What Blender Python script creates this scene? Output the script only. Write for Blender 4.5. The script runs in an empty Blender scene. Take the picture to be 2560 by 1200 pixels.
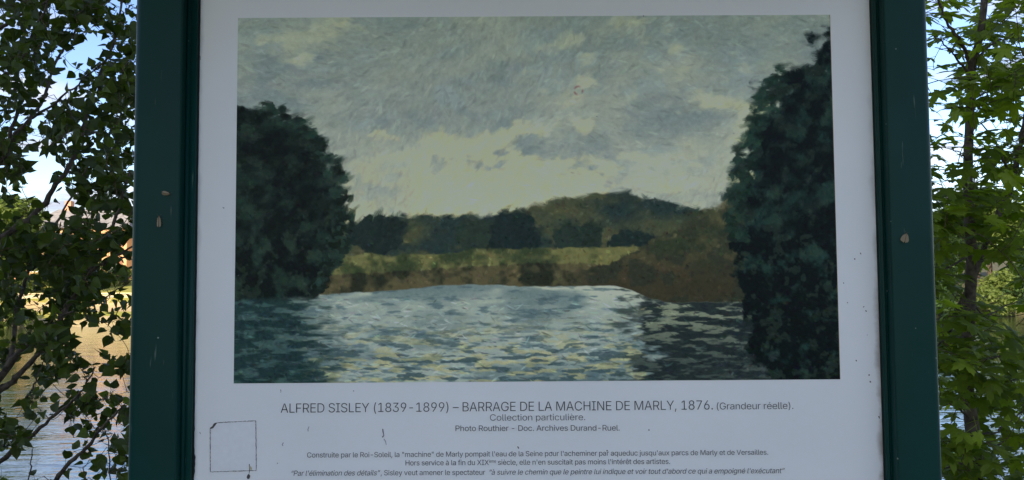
import bpy, bmesh, math, random
import numpy as np
from mathutils import Vector, Matrix

scene = bpy.context.scene
R = math.radians

# ------------------------------------------------------------------ camera
ZC = 1.65                                     # height of the picture's centre on the sign
CAM = Vector((-0.02747, -0.87776, ZC - 0.09429))
yaw, pit, rol = 0.002911, 0.056374, -0.006509
FPX = 2130.0
Fv = Vector((math.sin(yaw)*math.cos(pit), math.cos(yaw)*math.cos(pit), math.sin(pit)))
Rv = Vector((math.cos(yaw), -math.sin(yaw), 0))
Uv = Rv.cross(Fv)
R2 = Rv*math.cos(rol) + Uv*math.sin(rol)
U2 = -Rv*math.sin(rol) + Uv*math.cos(rol)
cam_d = bpy.data.cameras.new('camera')
cam = bpy.data.objects.new('camera', cam_d)
scene.collection.objects.link(cam)
M = Matrix((R2, U2, -Fv)).transposed().to_4x4()
M.translation = CAM
cam.matrix_world = M
cam_d.sensor_width = 36
cam_d.lens = FPX*36/2560
cam_d.clip_start = 0.02
cam_d.clip_end = 6000
scene.camera = cam

# ------------------------------------------------------------------ sky, sun, exposure
CLOUD_SEED = 11.4
SUN_AZ, SUN_EL = R(208), R(27)                # azimuth from +Y clockwise: sun stands behind the camera, to its left
world = bpy.data.worlds.new('World'); scene.world = world
world.use_nodes = True
nt = world.node_tree; nt.nodes.clear()
def N(nt, t, **kw):
    n = nt.nodes.new(t)
    for k, v in kw.items():
        if k.startswith('i_'):
            n.inputs[k[2:].replace('_', ' ')].default_value = v
        else:
            setattr(n, k, v)
    return n
sky = N(nt, 'ShaderNodeTexSky', sky_type='NISHITA', sun_disc=False, sun_elevation=SUN_EL, sun_rotation=SUN_AZ,
        air_density=1.0, dust_density=0.3, ozone_density=2.0)
tc = N(nt, 'ShaderNodeTexCoord')
sep = N(nt, 'ShaderNodeSeparateXYZ'); nt.links.new(tc.outputs['Generated'], sep.inputs[0])
zz = N(nt, 'ShaderNodeMath', operation='MAXIMUM'); nt.links.new(sep.outputs['Z'], zz.inputs[0]); zz.inputs[1].default_value = 0.0
za = N(nt, 'ShaderNodeMath', operation='ADD'); nt.links.new(zz.outputs[0], za.inputs[0]); za.inputs[1].default_value = 0.16
dx = N(nt, 'ShaderNodeMath', operation='DIVIDE'); nt.links.new(sep.outputs['X'], dx.inputs[0]); nt.links.new(za.outputs[0], dx.inputs[1])
dy = N(nt, 'ShaderNodeMath', operation='DIVIDE'); nt.links.new(sep.outputs['Y'], dy.inputs[0]); nt.links.new(za.outputs[0], dy.inputs[1])
cmb = N(nt, 'ShaderNodeCombineXYZ'); nt.links.new(dx.outputs[0], cmb.inputs[0]); nt.links.new(dy.outputs[0], cmb.inputs[1]); cmb.inputs[2].default_value = CLOUD_SEED
cn = N(nt, 'ShaderNodeTexNoise', i_Scale=2.1, i_Detail=9.0, i_Roughness=0.58)
nt.links.new(cmb.outputs[0], cn.inputs['Vector'])
cr = N(nt, 'ShaderNodeValToRGB'); nt.links.new(cn.outputs['Fac'], cr.inputs[0])
cr.color_ramp.elements[0].position = 0.45; cr.color_ramp.elements[1].position = 0.60
cn2 = N(nt, 'ShaderNodeTexNoise', i_Scale=4.5, i_Detail=6.0)
nt.links.new(cmb.outputs[0], cn2.inputs['Vector'])
ccol = N(nt, 'ShaderNodeValToRGB'); nt.links.new(cn2.outputs['Fac'], ccol.inputs[0])
ccol.color_ramp.elements[0].position = 0.35; ccol.color_ramp.elements[0].color = (0.62, 0.68, 0.82, 1)
ccol.color_ramp.elements[1].position = 0.6; ccol.color_ramp.elements[1].color = (0.93, 0.92, 0.98, 1)
bgs = N(nt, 'ShaderNodeBackground', i_Strength=0.11); hs = N(nt, 'ShaderNodeHueSaturation', i_Saturation=1.12, i_Value=1.0, i_Hue=0.515); nt.links.new(sky.outputs[0], hs.inputs['Color']); nt.links.new(hs.outputs[0], bgs.inputs['Color'])
bgc = N(nt, 'ShaderNodeBackground', i_Strength=0.42); nt.links.new(ccol.outputs[0], bgc.inputs['Color'])
mxs = N(nt, 'ShaderNodeMixShader'); nt.links.new(cr.outputs[0], mxs.inputs[0])
nt.links.new(bgs.outputs[0], mxs.inputs[1]); nt.links.new(bgc.outputs[0], mxs.inputs[2])
wo = N(nt, 'ShaderNodeOutputWorld'); nt.links.new(mxs.outputs[0], wo.inputs[0])

sd = bpy.data.lights.new('sun', 'SUN'); sd.energy = 3.3; sd.angle = R(0.5); sd.color = (1.0, 0.84, 0.58)
so = bpy.data.objects.new('sun', sd); scene.collection.objects.link(so)
SUNDIR = Vector((math.sin(SUN_AZ)*math.cos(SUN_EL), math.cos(SUN_AZ)*math.cos(SUN_EL), math.sin(SUN_EL)))
so.rotation_euler = SUNDIR.to_track_quat('Z', 'Y').to_euler()
so.location = (0, -5, 12)

scene.view_settings.view_transform = 'Standard'
scene.view_settings.look = 'None'
scene.view_settings.gamma = 1.0
scene.view_settings.exposure = 1.42
scene.view_settings.use_curve_mapping = False

# ------------------------------------------------------------------ helpers
def at(px, py, y):
    """point at world depth y that lies towards a direction of the photograph"""
    d = Fv + R2*((px-1280)/FPX) - U2*((py-600)/FPX)
    return CAM + d*((y-CAM.y)/d.y)

def link(o, parent=None):
    scene.collection.objects.link(o)
    if parent is not None:
        o.parent = parent
    return o

def tag(o, label=None, cat=None, group=None, kind=None):
    if label: o['label'] = label
    if cat: o['category'] = cat
    if group: o['group'] = group
    if kind: o['kind'] = kind
    return o

def empty(name, loc=(0, 0, 0), rz=0.0):
    o = bpy.data.objects.new(name, None)
    o.location = loc; o.rotation_euler = (0, 0, rz); o.empty_display_size = 0.1
    return link(o)

def mesh_obj(name, verts, faces, mat=None, parent=None, smooth=False):
    me = bpy.data.meshes.new(name)
    me.from_pydata([tuple(v) for v in verts], [], faces)
    me.update()
    if mat: me.materials.append(mat)
    if smooth: me.polygons.foreach_set('use_smooth', [True]*len(me.polygons))
    return link(bpy.data.objects.new(name, me), parent)

def np_mesh(name, V, Fq, mat=None):
    """fast mesh from numpy arrays, faces all of one size"""
    V = np.asarray(V, np.float32); Fq = np.asarray(Fq, np.int32)
    me = bpy.data.meshes.new(name)
    k = Fq.shape[1]
    me.vertices.add(len(V)); me.vertices.foreach_set('co', V.ravel())
    me.loops.add(Fq.size); me.loops.foreach_set('vertex_index', Fq.ravel())
    me.polygons.add(len(Fq)); me.polygons.foreach_set('loop_start', np.arange(0, Fq.size, k, dtype=np.int32))
    me.polygons.foreach_set('loop_total', np.full(len(Fq), k, np.int32))
    me.update(calc_edges=True)
    if mat: me.materials.append(mat)
    return me

class MB:
    def __init__(s): s.v = []; s.f = []
    def box(s, x0, x1, y0, y1, z0, z1):
        b = len(s.v)
        s.v += [(x, y, z) for z in (z0, z1) for y in (y0, y1) for x in (x0, x1)]
        s.f += [tuple(b+i for i in q) for q in ((0, 2, 3, 1), (4, 5, 7, 6), (0, 1, 5, 4), (2, 6, 7, 3), (0, 4, 6, 2), (1, 3, 7, 5))]
        return s
    def tube(s, pts, rad, n=8, cap=True):
        b = len(s.v); pts = [Vector(p) for p in pts]; prev = None
        for i, p in enumerate(pts):
            t = (pts[min(i+1, len(pts)-1)] - pts[max(i-1, 0)])
            t = t.normalized() if t.length > 1e-9 else Vector((0, 0, 1))
            if prev is None:
                a = t.cross(Vector((0.31, 0.2, 0.93)));
                if a.length < 1e-3: a = t.cross(Vector((1, 0, 0)))
            else:
                a = prev - t*prev.dot(t)
            a.normalize(); prev = a
            c = t.cross(a)
            for k in range(n):
                w = 2*math.pi*k/n
                s.v.append(tuple(p + (a*math.cos(w) + c*math.sin(w))*rad[i]))
        for i in range(len(pts)-1):
            for k in range(n):
                s.f.append((b+i*n+k, b+i*n+(k+1) % n, b+(i+1)*n+(k+1) % n, b+(i+1)*n+k))
        if cap:
            s.f.append(tuple(b+k for k in range(n))[::-1]); e = b+(len(pts)-1)*n
            s.f.append(tuple(e+k for k in range(n)))
        return s
    def build(s, name, mat, parent=None, smooth=False):
        return mesh_obj(name, s.v, s.f, mat, parent, smooth)

def smooth_poly(pts, k=5):
    """Catmull-Rom through points (Vectors)"""
    out = []
    n = len(pts)
    for i in range(n-1):
        p0 = pts[max(i-1, 0)]; p1 = pts[i]; p2 = pts[i+1]; p3 = pts[min(i+2, n-1)]
        for j in range(k):
            t = j/k
            out.append(0.5*((2*p1) + (p2-p0)*t + (2*p0-5*p1+4*p2-p3)*t*t + (3*p1-p0-3*p2+p3)*t*t*t))
    out.append(pts[-1])
    return out

# ------------------------------------------------------------------ materials
def mat_new(name):
    m = bpy.data.materials.new(name); m.use_nodes = True
    nt = m.node_tree
    return m, nt, nt.nodes['Principled BSDF'], nt.nodes['Material Output']

def ramp(nt, src, stops):
    r = N(nt, 'ShaderNodeValToRGB'); nt.links.new(src, r.inputs[0])
    e = r.color_ramp.elements
    while len(e) < len(stops): e.new(0.5)
    for i, (p, c) in enumerate(stops):
        e[i].position = p; e[i].color = (*c, 1)
    return r.outputs[0]

def noise_mat(name, c1, c2, scale=5, detail=5, rough=0.8, bump=0.0, bscale=None, lo=0.35, hi=0.65, spec=0.3, dist=0.02):
    m, nt, b, out = mat_new(name)
    tc = N(nt, 'ShaderNodeTexCoord')
    n = N(nt, 'ShaderNodeTexNoise', i_Scale=scale, i_Detail=detail); nt.links.new(tc.outputs['Object'], n.inputs['Vector'])
    nt.links.new(ramp(nt, n.outputs['Fac'], [(lo, c1), (hi, c2)]), b.inputs['Base Color'])
    b.inputs['Roughness'].default_value = rough
    b.inputs['Specular IOR Level'].default_value = spec
    if bump:
        n2 = N(nt, 'ShaderNodeTexNoise', i_Scale=bscale or scale*4, i_Detail=6); nt.links.new(tc.outputs['Object'], n2.inputs['Vector'])
        bp = N(nt, 'ShaderNodeBump', i_Strength=bump, i_Distance=dist); nt.links.new(n2.outputs['Fac'], bp.inputs['Height'])
        nt.links.new(bp.outputs[0], b.inputs['Normal'])
    return m

def leaf_mat(name, c1, c2, trans, tcol_gain=1.6, rough=0.35, spec=0.5):
    """leaf: diffuse + translucent + waxy sheen, tone differs from leaf to leaf"""
    m, nt, b, out = mat_new(name)
    g = N(nt, 'ShaderNodeNewGeometry'); oi = N(nt, 'ShaderNodeObjectInfo')
    ad = N(nt, 'ShaderNodeMath', operation='ADD'); nt.links.new(g.outputs['Random Per Island'], ad.inputs[0]); nt.links.new(oi.outputs['Random'], ad.inputs[1])
    fr = N(nt, 'ShaderNodeMath', operation='FRACT'); nt.links.new(ad.outputs[0], fr.inputs[0])
    col = ramp(nt, fr.outputs[0], [(0.0, c1), (0.75, c2), (1.0, tuple(min(1, x*1.5) for x in c2))])
    tc = N(nt, 'ShaderNodeTexCoord'); n = N(nt, 'ShaderNodeTexNoise', i_Scale=60.0, i_Detail=3.0); nt.links.new(tc.outputs['Object'], n.inputs['Vector'])
    mr = N(nt, 'ShaderNodeMapRange'); mr.inputs['To Min'].default_value = 0.75; mr.inputs['To Max'].default_value = 1.25; nt.links.new(n.outputs['Fac'], mr.inputs['Value'])
    mul = N(nt, 'ShaderNodeVectorMath', operation='SCALE'); nt.links.new(col, mul.inputs[0]); nt.links.new(mr.outputs[0], mul.inputs['Scale'])
    nt.links.new(mul.outputs[0], b.inputs['Base Color'])
    b.inputs['Roughness'].default_value = rough
    b.inputs['Specular IOR Level'].default_value = spec
    tr = N(nt, 'ShaderNodeBsdfTranslucent')
    tg = N(nt, 'ShaderNodeVectorMath', operation='MULTIPLY'); nt.links.new(mul.outputs[0], tg.inputs[0]); tg.inputs[1].default_value = (tcol_gain*1.15, tcol_gain*1.25, tcol_gain*0.5)
    nt.links.new(tg.outputs[0], tr.inputs['Color'])
    mx = N(nt, 'ShaderNodeMixShader'); mx.inputs[0].default_value = trans
    nt.links.new(b.outputs[0], mx.inputs[1]); nt.links.new(tr.outputs[0], mx.inputs[2]); nt.links.new(mx.outputs[0], out.inputs[0])
    return m

MAT = {}
MAT['bark'] = noise_mat('grey_brown_bark', (0.035, 0.028, 0.022), (0.11, 0.09, 0.07), 40, 6, 0.85, 0.6, 120, dist=0.003)
MAT['twig'] = noise_mat('reddish_twig', (0.05, 0.03, 0.02), (0.10, 0.065, 0.04), 60, 4, 0.7)
MAT['farbark'] = noise_mat('far_bark', (0.05, 0.04, 0.03), (0.14, 0.11, 0.08), 3, 5, 0.9)
MAT['poplar'] = leaf_mat('poplar_leaf', (0.018, 0.030, 0.006), (0.046, 0.066, 0.012), 0.34, 1.9, 0.46, 0.22)
MAT['maple'] = leaf_mat('maple_leaf', (0.066, 0.105, 0.010), (0.125, 0.165, 0.018), 0.52, 2.0, 0.48, 0.22)
MAT['far1'] = leaf_mat('fresh_green_leaves', (0.085, 0.13, 0.030), (0.14, 0.18, 0.045), 0.35, 1.3, 0.6, 0.2)
MAT['far2'] = leaf_mat('mid_green_leaves', (0.05, 0.10, 0.025), (0.09, 0.15, 0.035), 0.35, 1.3, 0.6, 0.2)
MAT['far3'] = leaf_mat('dark_green_leaves', (0.022, 0.055, 0.02), (0.05, 0.09, 0.03), 0.3, 1.2, 0.6, 0.2)

# ------------------------------------------------------------------ ground, river
WATER = -1.5
def edge_far(x):
    return 69.0 + (x+52)*0.15 + 1.2*np.sin(x*0.11) + 0.5*np.sin(x*0.43+1)
xs = np.unique(np.concatenate([np.linspace(-1500, -140, 24), np.linspace(-140, 140, 190), np.linspace(140, 1500, 24), np.linspace(-6, 6, 40)]))
ys = np.unique(np.concatenate([np.linspace(-1200, -20, 16), np.linspace(-20, 8, 57), np.linspace(8, 50, 10), np.linspace(50, 130, 120), np.linspace(130, 300, 30), np.linspace(300, 2500, 30)]))
GX, GY = np.meshgrid(xs, ys)
def ground_z(x, y):
    x = np.asarray(x, float); y = np.asarray(y, float)
    near = np.interp(y, [-1200, -30, 0.7, 1.4, 2.6, 4.2, 8], [2.0, 0.3, 0.0, -0.12, -0.95, -1.75, -2.6]) + 0.05*np.sin(x*1.7)*np.sin(y*1.3+x)
    s = y - edge_far(x)
    far = np.interp(s, [-25, 0, 2.2, 7, 8.5, 16, 40, 120, 500, 1500], [-2.6, -1.55, -0.35, 0.05, 0.9, 1.9, 3.5, 6, 28, 34])
    far = far + np.where(s > 10, 0.35*np.sin(x*0.13+y*0.07), 0.0) + np.where(s > 150, (0.8+np.sin(x*0.006+1.1))*0.5*8*np.clip((s-150)/300, 0, 1), 0)
    return np.where(y < 8, near, np.where(s < -25, -2.6, far))
GZ = ground_z(GX, GY)
nx, ny = len(xs), len(ys)
idx = np.arange(nx*ny).reshape(ny, nx)
Fq = np.stack([idx[:-1, :-1], idx[:-1, 1:], idx[1:, 1:], idx[1:, :-1]], -1).reshape(-1, 4)
me = np_mesh('ground', np.stack([GX, GY, GZ], -1).reshape(-1, 3), Fq)
m_grass = noise_mat('lawn', (0.17, 0.19, 0.03), (0.30, 0.27, 0.06), 0.35, 8, 0.95, 0.5, 6, dist=0.1)
m_path = noise_mat('sandy_path', (0.42, 0.31, 0.15), (0.56, 0.43, 0.24), 0.6, 8, 0.95, 0.3, 8, dist=0.05)
m_near = noise_mat('bank_soil', (0.05, 0.06, 0.02), (0.13, 0.11, 0.06), 2.5, 8, 0.95, 0.6, 20, dist=0.03)
m_rocky = noise_mat('stony_edge', (0.30, 0.24, 0.12), (0.46, 0.37, 0.20), 1.5, 8, 0.95, 0.6, 8, dist=0.1)
for m in (m_near, m_rocky, m_grass, m_path): me.materials.append(m)
cxm = (GX[:-1, :-1]+GX[1:, 1:])/2; cym = (GY[:-1, :-1]+GY[1:, 1:])/2
s = cym - edge_far(cxm)
mi = np.where(cym < 10, 0, np.where(s < 1.6, 1, np.where(s < 3.0, 2, np.where(s < 8.0, 3, 2))))
mi = np.where((cxm > 10) & (cym > 40), 0, mi)
me.polygons.foreach_set('material_index', mi.ravel().astype(np.int32))
me.polygons.foreach_set('use_smooth', np.ones(len(Fq), bool))
tag(link(bpy.data.objects.new('ground', me)), kind='structure')

m, nt, b, out = mat_new('river_water')
b.inputs['Base Color'].default_value = (0.012, 0.020, 0.014, 1)
b.inputs['Roughness'].default_value = 0.04
b.inputs['IOR'].default_value = 1.9
tc = N(nt, 'ShaderNodeTexCoord')
mp = N(nt, 'ShaderNodeMapping'); mp.inputs['Scale'].default_value = (0.55, 1.5, 1); nt.links.new(tc.outputs['Object'], mp.inputs['Vector'])
n1 = N(nt, 'ShaderNodeTexNoise', i_Scale=2.6, i_Detail=4.0, i_Roughness=0.55, i_Distortion=0.4); nt.links.new(mp.outputs[0], n1.inputs['Vector'])
n2 = N(nt, 'ShaderNodeTexNoise', i_Scale=0.35, i_Detail=3.0); nt.links.new(mp.outputs[0], n2.inputs['Vector'])
b1 = N(nt, 'ShaderNodeBump', i_Strength=0.5, i_Distance=0.03); nt.links.new(n1.outputs['Fac'], b1.inputs['Height'])
b2 = N(nt, 'ShaderNodeBump', i_Strength=0.4, i_Distance=0.15); nt.links.new(n2.outputs['Fac'], b2.inputs['Height']); nt.links.new(b1.outputs[0], b2.inputs['Normal'])
nt.links.new(b2.outputs[0], b.inputs['Normal'])
MAT['water'] = m
o = mesh_obj('river', [(-1500, 2.0, WATER), (1500, 2.0, WATER), (1500, 400, WATER), (-1500, 400, WATER)], [(0, 1, 2, 3)], m)
tag(o, kind='structure')

# ------------------------------------------------------------------ far bank: wall, houses, trees
MAT['wallstone'] = noise_mat('cream_stone', (0.50, 0.42, 0.28), (0.66, 0.57, 0.40), 1.2, 8, 0.9, 0.4, 6, dist=0.03)
MAT['tile_red'] = noise_mat('red_roof', (0.22, 0.09, 0.05), (0.34, 0.16, 0.09), 2, 6, 0.85, 0.4, 10)
MAT['tile_grey'] = noise_mat('grey_roof', (0.20, 0.19, 0.19), (0.32, 0.30, 0.29), 2, 6, 0.8, 0.4, 10)
MAT['render1'] = noise_mat('apricot_render', (0.62, 0.34, 0.17), (0.74, 0.43, 0.24), 0.8, 6, 0.9)
MAT['render2'] = noise_mat('cream_render', (0.66, 0.52, 0.32), (0.76, 0.62, 0.42), 0.8, 6, 0.9)
MAT['render3'] = noise_mat('salmon_render', (0.60, 0.28, 0.17), (0.70, 0.37, 0.24), 0.8, 6, 0.9)
MAT['white'] = noise_mat('white_joinery', (0.7, 0.68, 0.62), (0.8, 0.78, 0.74), 3, 4, 0.6)
MAT['shutter'] = noise_mat('shutter_paint', (0.25, 0.10, 0.06), (0.33, 0.15, 0.09), 3, 4, 0.6)
m, nt, b, out = mat_new('window_glass'); b.inputs['Base Color'].default_value = (0.03, 0.04, 0.05, 1); b.inputs['Roughness'].default_value = 0.08
MAT['glass'] = m

w = MB()
wx = np.linspace(-135, -18, 60)
for x0, x1 in zip(wx[:-1], wx[1:]):
    y0 = float(edge_far(x0))+8.6; y1 = float(edge_far(x1))+8.6
    b0 = len(w.v); zb = -0.3; zt = 1.25
    for (x, y) in ((x0, y0), (x1, y1)):
        w.v += [(x, y, zb), (x, y, zt), (x, y+0.4, zt), (x, y+0.4, zb)]
    w.f += [(b0, b0+4, b0+5, b0+1), (b0+1, b0+5, b0+6, b0+2), (b0+2, b0+6, b0+7, b0+3)]
wall = empty('stone_wall', (0, 0, 0)); tag(wall, 'low cream stone wall running along the path on the sunlit far bank', 'wall')
w.build('wall', MAT['wallstone'], wall)
cp = MB(); 
for x0, x1 in zip(wx[:-1], wx[1:]):
    y0 = float(edge_far(x0))+8.5; y1 = float(edge_far(x1))+8.5
    b0 = len(cp.v)
    for (x, y) in ((x0, y0), (x1, y1)):
        cp.v += [(x, y, 1.252), (x, y, 1.36), (x, y+0.6, 1.36), (x, y+0.6, 1.252)]
    cp.f += [(b0, b0+4, b0+5, b0+1), (b0+1, b0+5, b0+6, b0+2), (b0+2, b0+6, b0+7, b0+3), (b0, b0+3, b0+7, b0+4)]
cp.build('coping', MAT['render2'], wall)

def house(x, y, w_, d, h, rh, rmat, wmat, label, cols=4, rows=2, rz=0.0, hip=True):
    z = float(ground_z(x, y)) - 0.4
    t = empty('house', (x, y, z), rz); tag(t, label, 'house', 'houses on the far bank')
    MB().box(-w_/2, w_/2, 0, d, 0, h+0.4).build('wall', wmat, t)
    e = 0.45; k = 0.28 if hip else 0.0; H = h+0.4
    v = [(-w_/2-e, -e, H), (w_/2+e, -e, H), (w_/2+e, d+e, H), (-w_/2-e, d+e, H), (-w_/2*(1-k)-e*(not hip), d/2, H+rh), (w_/2*(1-k)+e*(not hip), d/2, H+rh)]
    rf = mesh_obj('roof', v, [(0, 1, 5, 4), (1, 2, 5), (2, 3, 4, 5), (3, 0, 4), (0, 3, 2, 1)], rmat, t)
    for cx in (-w_*0.25, w_*0.28):
        MB().box(cx-0.35, cx+0.35, d/2-0.4, d/2+0.4, H+rh-0.9, H+rh+1.0).build('chimney', MAT['render3'], rf)
    for r_ in range(rows):
        zb = 0.4+1.0+r_*2.9
        for c in range(cols):
            cxw = -w_/2 + w_*(c+0.5)/cols
            if r_ == 0 and c == cols//2:
                dr = MB().box(cxw-0.5, cxw+0.5, -0.06, 0, 0.4, 2.6).build('door', MAT['shutter'], t)
                MB().box(cxw+0.3, cxw+0.38, -0.12, -0.061, 1.4, 1.5).build('handle', MAT['white'], dr)
                continue
            f = MB().box(cxw-0.55, cxw-0.47, -0.07, 0.0, zb, zb+1.5).box(cxw+0.47, cxw+0.55, -0.07, 0.0, zb, zb+1.5).box(cxw-0.469, cxw+0.469, -0.07, 0.0, zb+1.42, zb+1.5).box(cxw-0.469, cxw+0.469, -0.07, 0.0, zb, zb+0.08).box(cxw-0.04, cxw+0.04, -0.068, 0.0, zb+0.081, zb+1.419).build('window', MAT['white'], t)
            MB().box(cxw-0.468, cxw+0.468, -0.02, -0.004, zb+0.081, zb+1.419).build('pane', MAT['glass'], f)
            for sgn in (-1, 1):
                a = cxw+sgn*0.56; bb = cxw+sgn*1.02
                MB().box(min(a, bb), max(a, bb), -0.05, 0.0, zb-0.02, zb+1.52).build('shutter', MAT['shutter'], f)
    return t
house(-50.0, 97, 12, 9, 6.0, 2.6, MAT['tile_grey'], MAT['render1'], 'apricot house with grey hipped roof behind the far bank wall, beside the cream one', 4)
house(-62.5, 101, 9, 8, 5.6, 2.6, MAT['tile_red'], MAT['render3'], 'salmon house with red roof glimpsed through the poplar leaves', 3)
house(-38.5, 99, 9, 8, 6.2, 2.3, MAT['tile_grey'], MAT['render2'], 'cream house with grey roof nearest the green sign post', 3, hip=False)
house(-76, 104, 11, 9, 5.6, 2.8, MAT['tile_red'], MAT['render2'], 'cream house with red roof behind the light green tree', 4)
house(-24, 103, 12, 9, 6.0, 2.6, MAT['tile_red'], MAT['render1'], 'apricot house with red roof behind the sign panel', 4)

def crown_mesh(name, mat, seed, rx, rz, n, size, clumps=26, cx=0.0, low=0.25, shape=1.0, dense=0.55):
    rng = np.random.default_rng(seed)
    cc = rng.normal(size=(clumps, 3)); cc /= np.linalg.norm(cc, axis=1)[:, None]
    cc *= (rng.uniform(0.35, 0.92, (clumps, 1)))
    cr_ = rng.uniform(0.20, 0.42, clumps)
    k = rng.integers(0, clumps, n)
    d = rng.normal(size=(n, 3)); d /= np.linalg.norm(d, axis=1)[:, None]
    rr = rng.uniform(dense, 1.0, (n, 1))**0.7
    P = cc[k] + d*rr*cr_[k][:, None]
    zfac = P[:, 2]*shape
    P[:, 0] *= rx*(1-0.28*np.clip(zfac, -1, 1)); P[:, 1] *= rx*(1-0.28*np.clip(zfac, -1, 1)); P[:, 2] = P[:, 2]*rz
    P[:, 2] += rz*0.95
    nrm = d + rng.normal(size=(n, 3))*0.7; nrm /= np.linalg.norm(nrm, axis=1)[:, None]
    a = np.cross(nrm, rng.normal(size=(n, 3))); a /= np.linalg.norm(a, axis=1)[:, None]
    b = np.cross(nrm, a)
    sz = size*rng.uniform(0.5, 1.25, (n, 1))
    V = np.stack([P-a*sz*0.9, P-b*sz*0.45+nrm*sz*0.12, P+a*sz*0.9, P+b*sz*0.5+nrm*sz*0.1], 1).reshape(-1, 3)
    return np_mesh(name, V, np.arange(n*4).reshape(-1, 4), mat)

def trunk_mb(h, r, seed, spread, crown_h):
    rnd = random.Random(seed); mb = MB()
    pts = [Vector((0, 0, -0.5))]
    x = y = 0
    for i in range(1, 7):
        x += rnd.uniform(-.12, .12)*h*0.12; y += rnd.uniform(-.12, .12)*h*0.12
        pts.append(Vector((x, y, h*i/6)))
    mb.tube(pts, [r*1.3, r, r*0.9, r*0.8, r*0.6, r*0.4, r*0.15], 8)
    for i in range(7):
        p = pts[rnd.randint(2, 5)]; a = rnd.uniform(0, 6.28); L = spread*rnd.uniform(0.5, 0.9)
        q = p + Vector((math.cos(a)*L*0.5, math.sin(a)*L*0.5, L*0.4)); q2 = p + Vector((math.cos(a)*L, math.sin(a)*L, L*rnd.uniform(0.5, 1.0)))
        mb.tube([p, q, q2], [r*0.4, r*0.25, r*0.06], 6)
    return mb

protos = {}
def tree(kind, x, y, h, label, group=None, rz=0.0, cat='tree', wide=1.0):
    """kind: (matkey, rx/h ratio, trunk share)"""
    mk, ratio, tr_share, nleaf, ls = {
        'fresh': ('far1', 0.34, 0.22, 3600, 0.030), 'mid': ('far2', 0.36, 0.2, 3600, 0.030), 'dark': ('far3', 0.33, 0.16, 3600, 0.030),
        'tall': ('far2', 0.22, 0.18, 3400, 0.024), 'bush': ('far3', 0.62, 0.0, 2200, 0.055), 'freshbush': ('far1', 0.62, 0.0, 2200, 0.055)}[kind]
    if kind not in protos:
        seed = sum(map(ord, kind))
        cm = crown_mesh('crown', MAT[mk], seed, ratio, (1-tr_share)/2, nleaf, ls)
        tm = trunk_mb(0.75 if tr_share else 0.4, 0.022, seed, ratio*0.9, 1)
        tmo = bpy.data.meshes.new('trunk'); tmo.from_pydata(tm.v, [], tm.f); tmo.materials.append(MAT['farbark'])
        protos[kind] = (cm, tmo, tr_share)
    cm, tmo, ts = protos[kind]
    t = empty('bush' if 'bush' in kind else 'broadleaf_tree', (x, y, float(ground_z(x, y)) - 0.1), rz)
    t.scale = (h*wide, h*wide, h)
    tag(t, label, cat, group)
    c = link(bpy.data.objects.new('crown', cm), t); c.location = (0, 0, ts)
    if 'bush' in kind: c.location = (0, 0, -0.04)
    link(bpy.data.objects.new('stem' if 'bush' in kind else 'trunk', tmo), t)
    return t

rnd = random.Random(4)
# left, seen through the poplar leaves
tree('fresh', -46.8, 79, 10.5, 'light green sunlit tree at the left edge, beyond the river', rz=0.4)
tree('fresh', -46.0, 86, 5.2, 'smaller yellow green tree in front of the apricot house', rz=2.1)
tree('mid', -54.5, 90, 11.5, 'mid green tree rising behind the light green tree on the far bank', rz=1.1)
tree('freshbush', -42.3, 71.6, 2.8, 'green bush at the water edge below the light green tree', cat='bush')
tree('freshbush', -47, 83.5, 2.4, 'rounded yellow green bush behind the far bank wall', cat='bush', rz=1)
tree('bush', -44.2, 90, 2.8, 'dark bush in front of the apricot house wall', cat='bush', rz=2)
tree('freshbush', -40.6, 88, 2.6, 'sunny bush beside the cream house', cat='bush', rz=3)
tree('bush', -52.5, 88, 3.4, 'dark bush in front of the salmon house', cat='bush', rz=2.5)
for i in range(9):
    x = -92 + i*12 + rnd.uniform(-2, 2)
    tree(rnd.choice(['mid', 'dark', 'fresh', 'tall']), x, 118+rnd.uniform(-4, 6), rnd.uniform(6.5, 9.5), 'far green tree among the row behind the houses', 'trees behind the far houses', rz=rnd.uniform(0, 6))
# woods on the right
kinds = ['mid', 'dark', 'fresh', 'mid', 'tall', 'fresh']
for i in range(13):
    x = 4 + i*6.3 + rnd.uniform(-1.2, 1.2); y = float(edge_far(x)) + rnd.uniform(7, 13)
    tree(kinds[i % 6], x, y, rnd.uniform(9.5, 12.5), 'leafy green tree in the wood on the far right bank', 'trees of the far wood, front row', rz=rnd.uniform(0, 6), wide=1.1)
for i in range(12):
    x = 0 + i*7.2 + rnd.uniform(-1.2, 1.2); y = float(edge_far(x)) + rnd.uniform(20, 30)
    tree(kinds[(i+2) % 6], x, y, rnd.uniform(10, 13.5), 'taller tree at the back of the far right wood', 'trees of the far wood, back row', rz=rnd.uniform(0, 6), wide=1.1)
for i in range(16):
    x = 2 + i*4.9 + rnd.uniform(-1, 1); y = float(edge_far(x)) + rnd.uniform(-0.3, 1.4)
    tree('bush' if i % 3 else 'freshbush', x, y, rnd.uniform(2.2, 4.0), 'bush hanging over the water at the foot of the far wood', 'bushes along the water of the far wood', rz=rnd.uniform(0, 6), cat='bush', wide=1.1)

for i in range(15):
    x = 4 + i*5.2 + rnd.uniform(-1, 1); y = float(edge_far(x)) + rnd.uniform(3.5, 6.5)
    tree('freshbush' if i % 2 else 'bush', x, y, rnd.uniform(3.5, 5.5), 'tall bush under the trees of the far wood, behind the water edge', 'understorey bushes of the far wood', rz=rnd.uniform(0, 6), cat='bush', wide=1.0)

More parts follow.
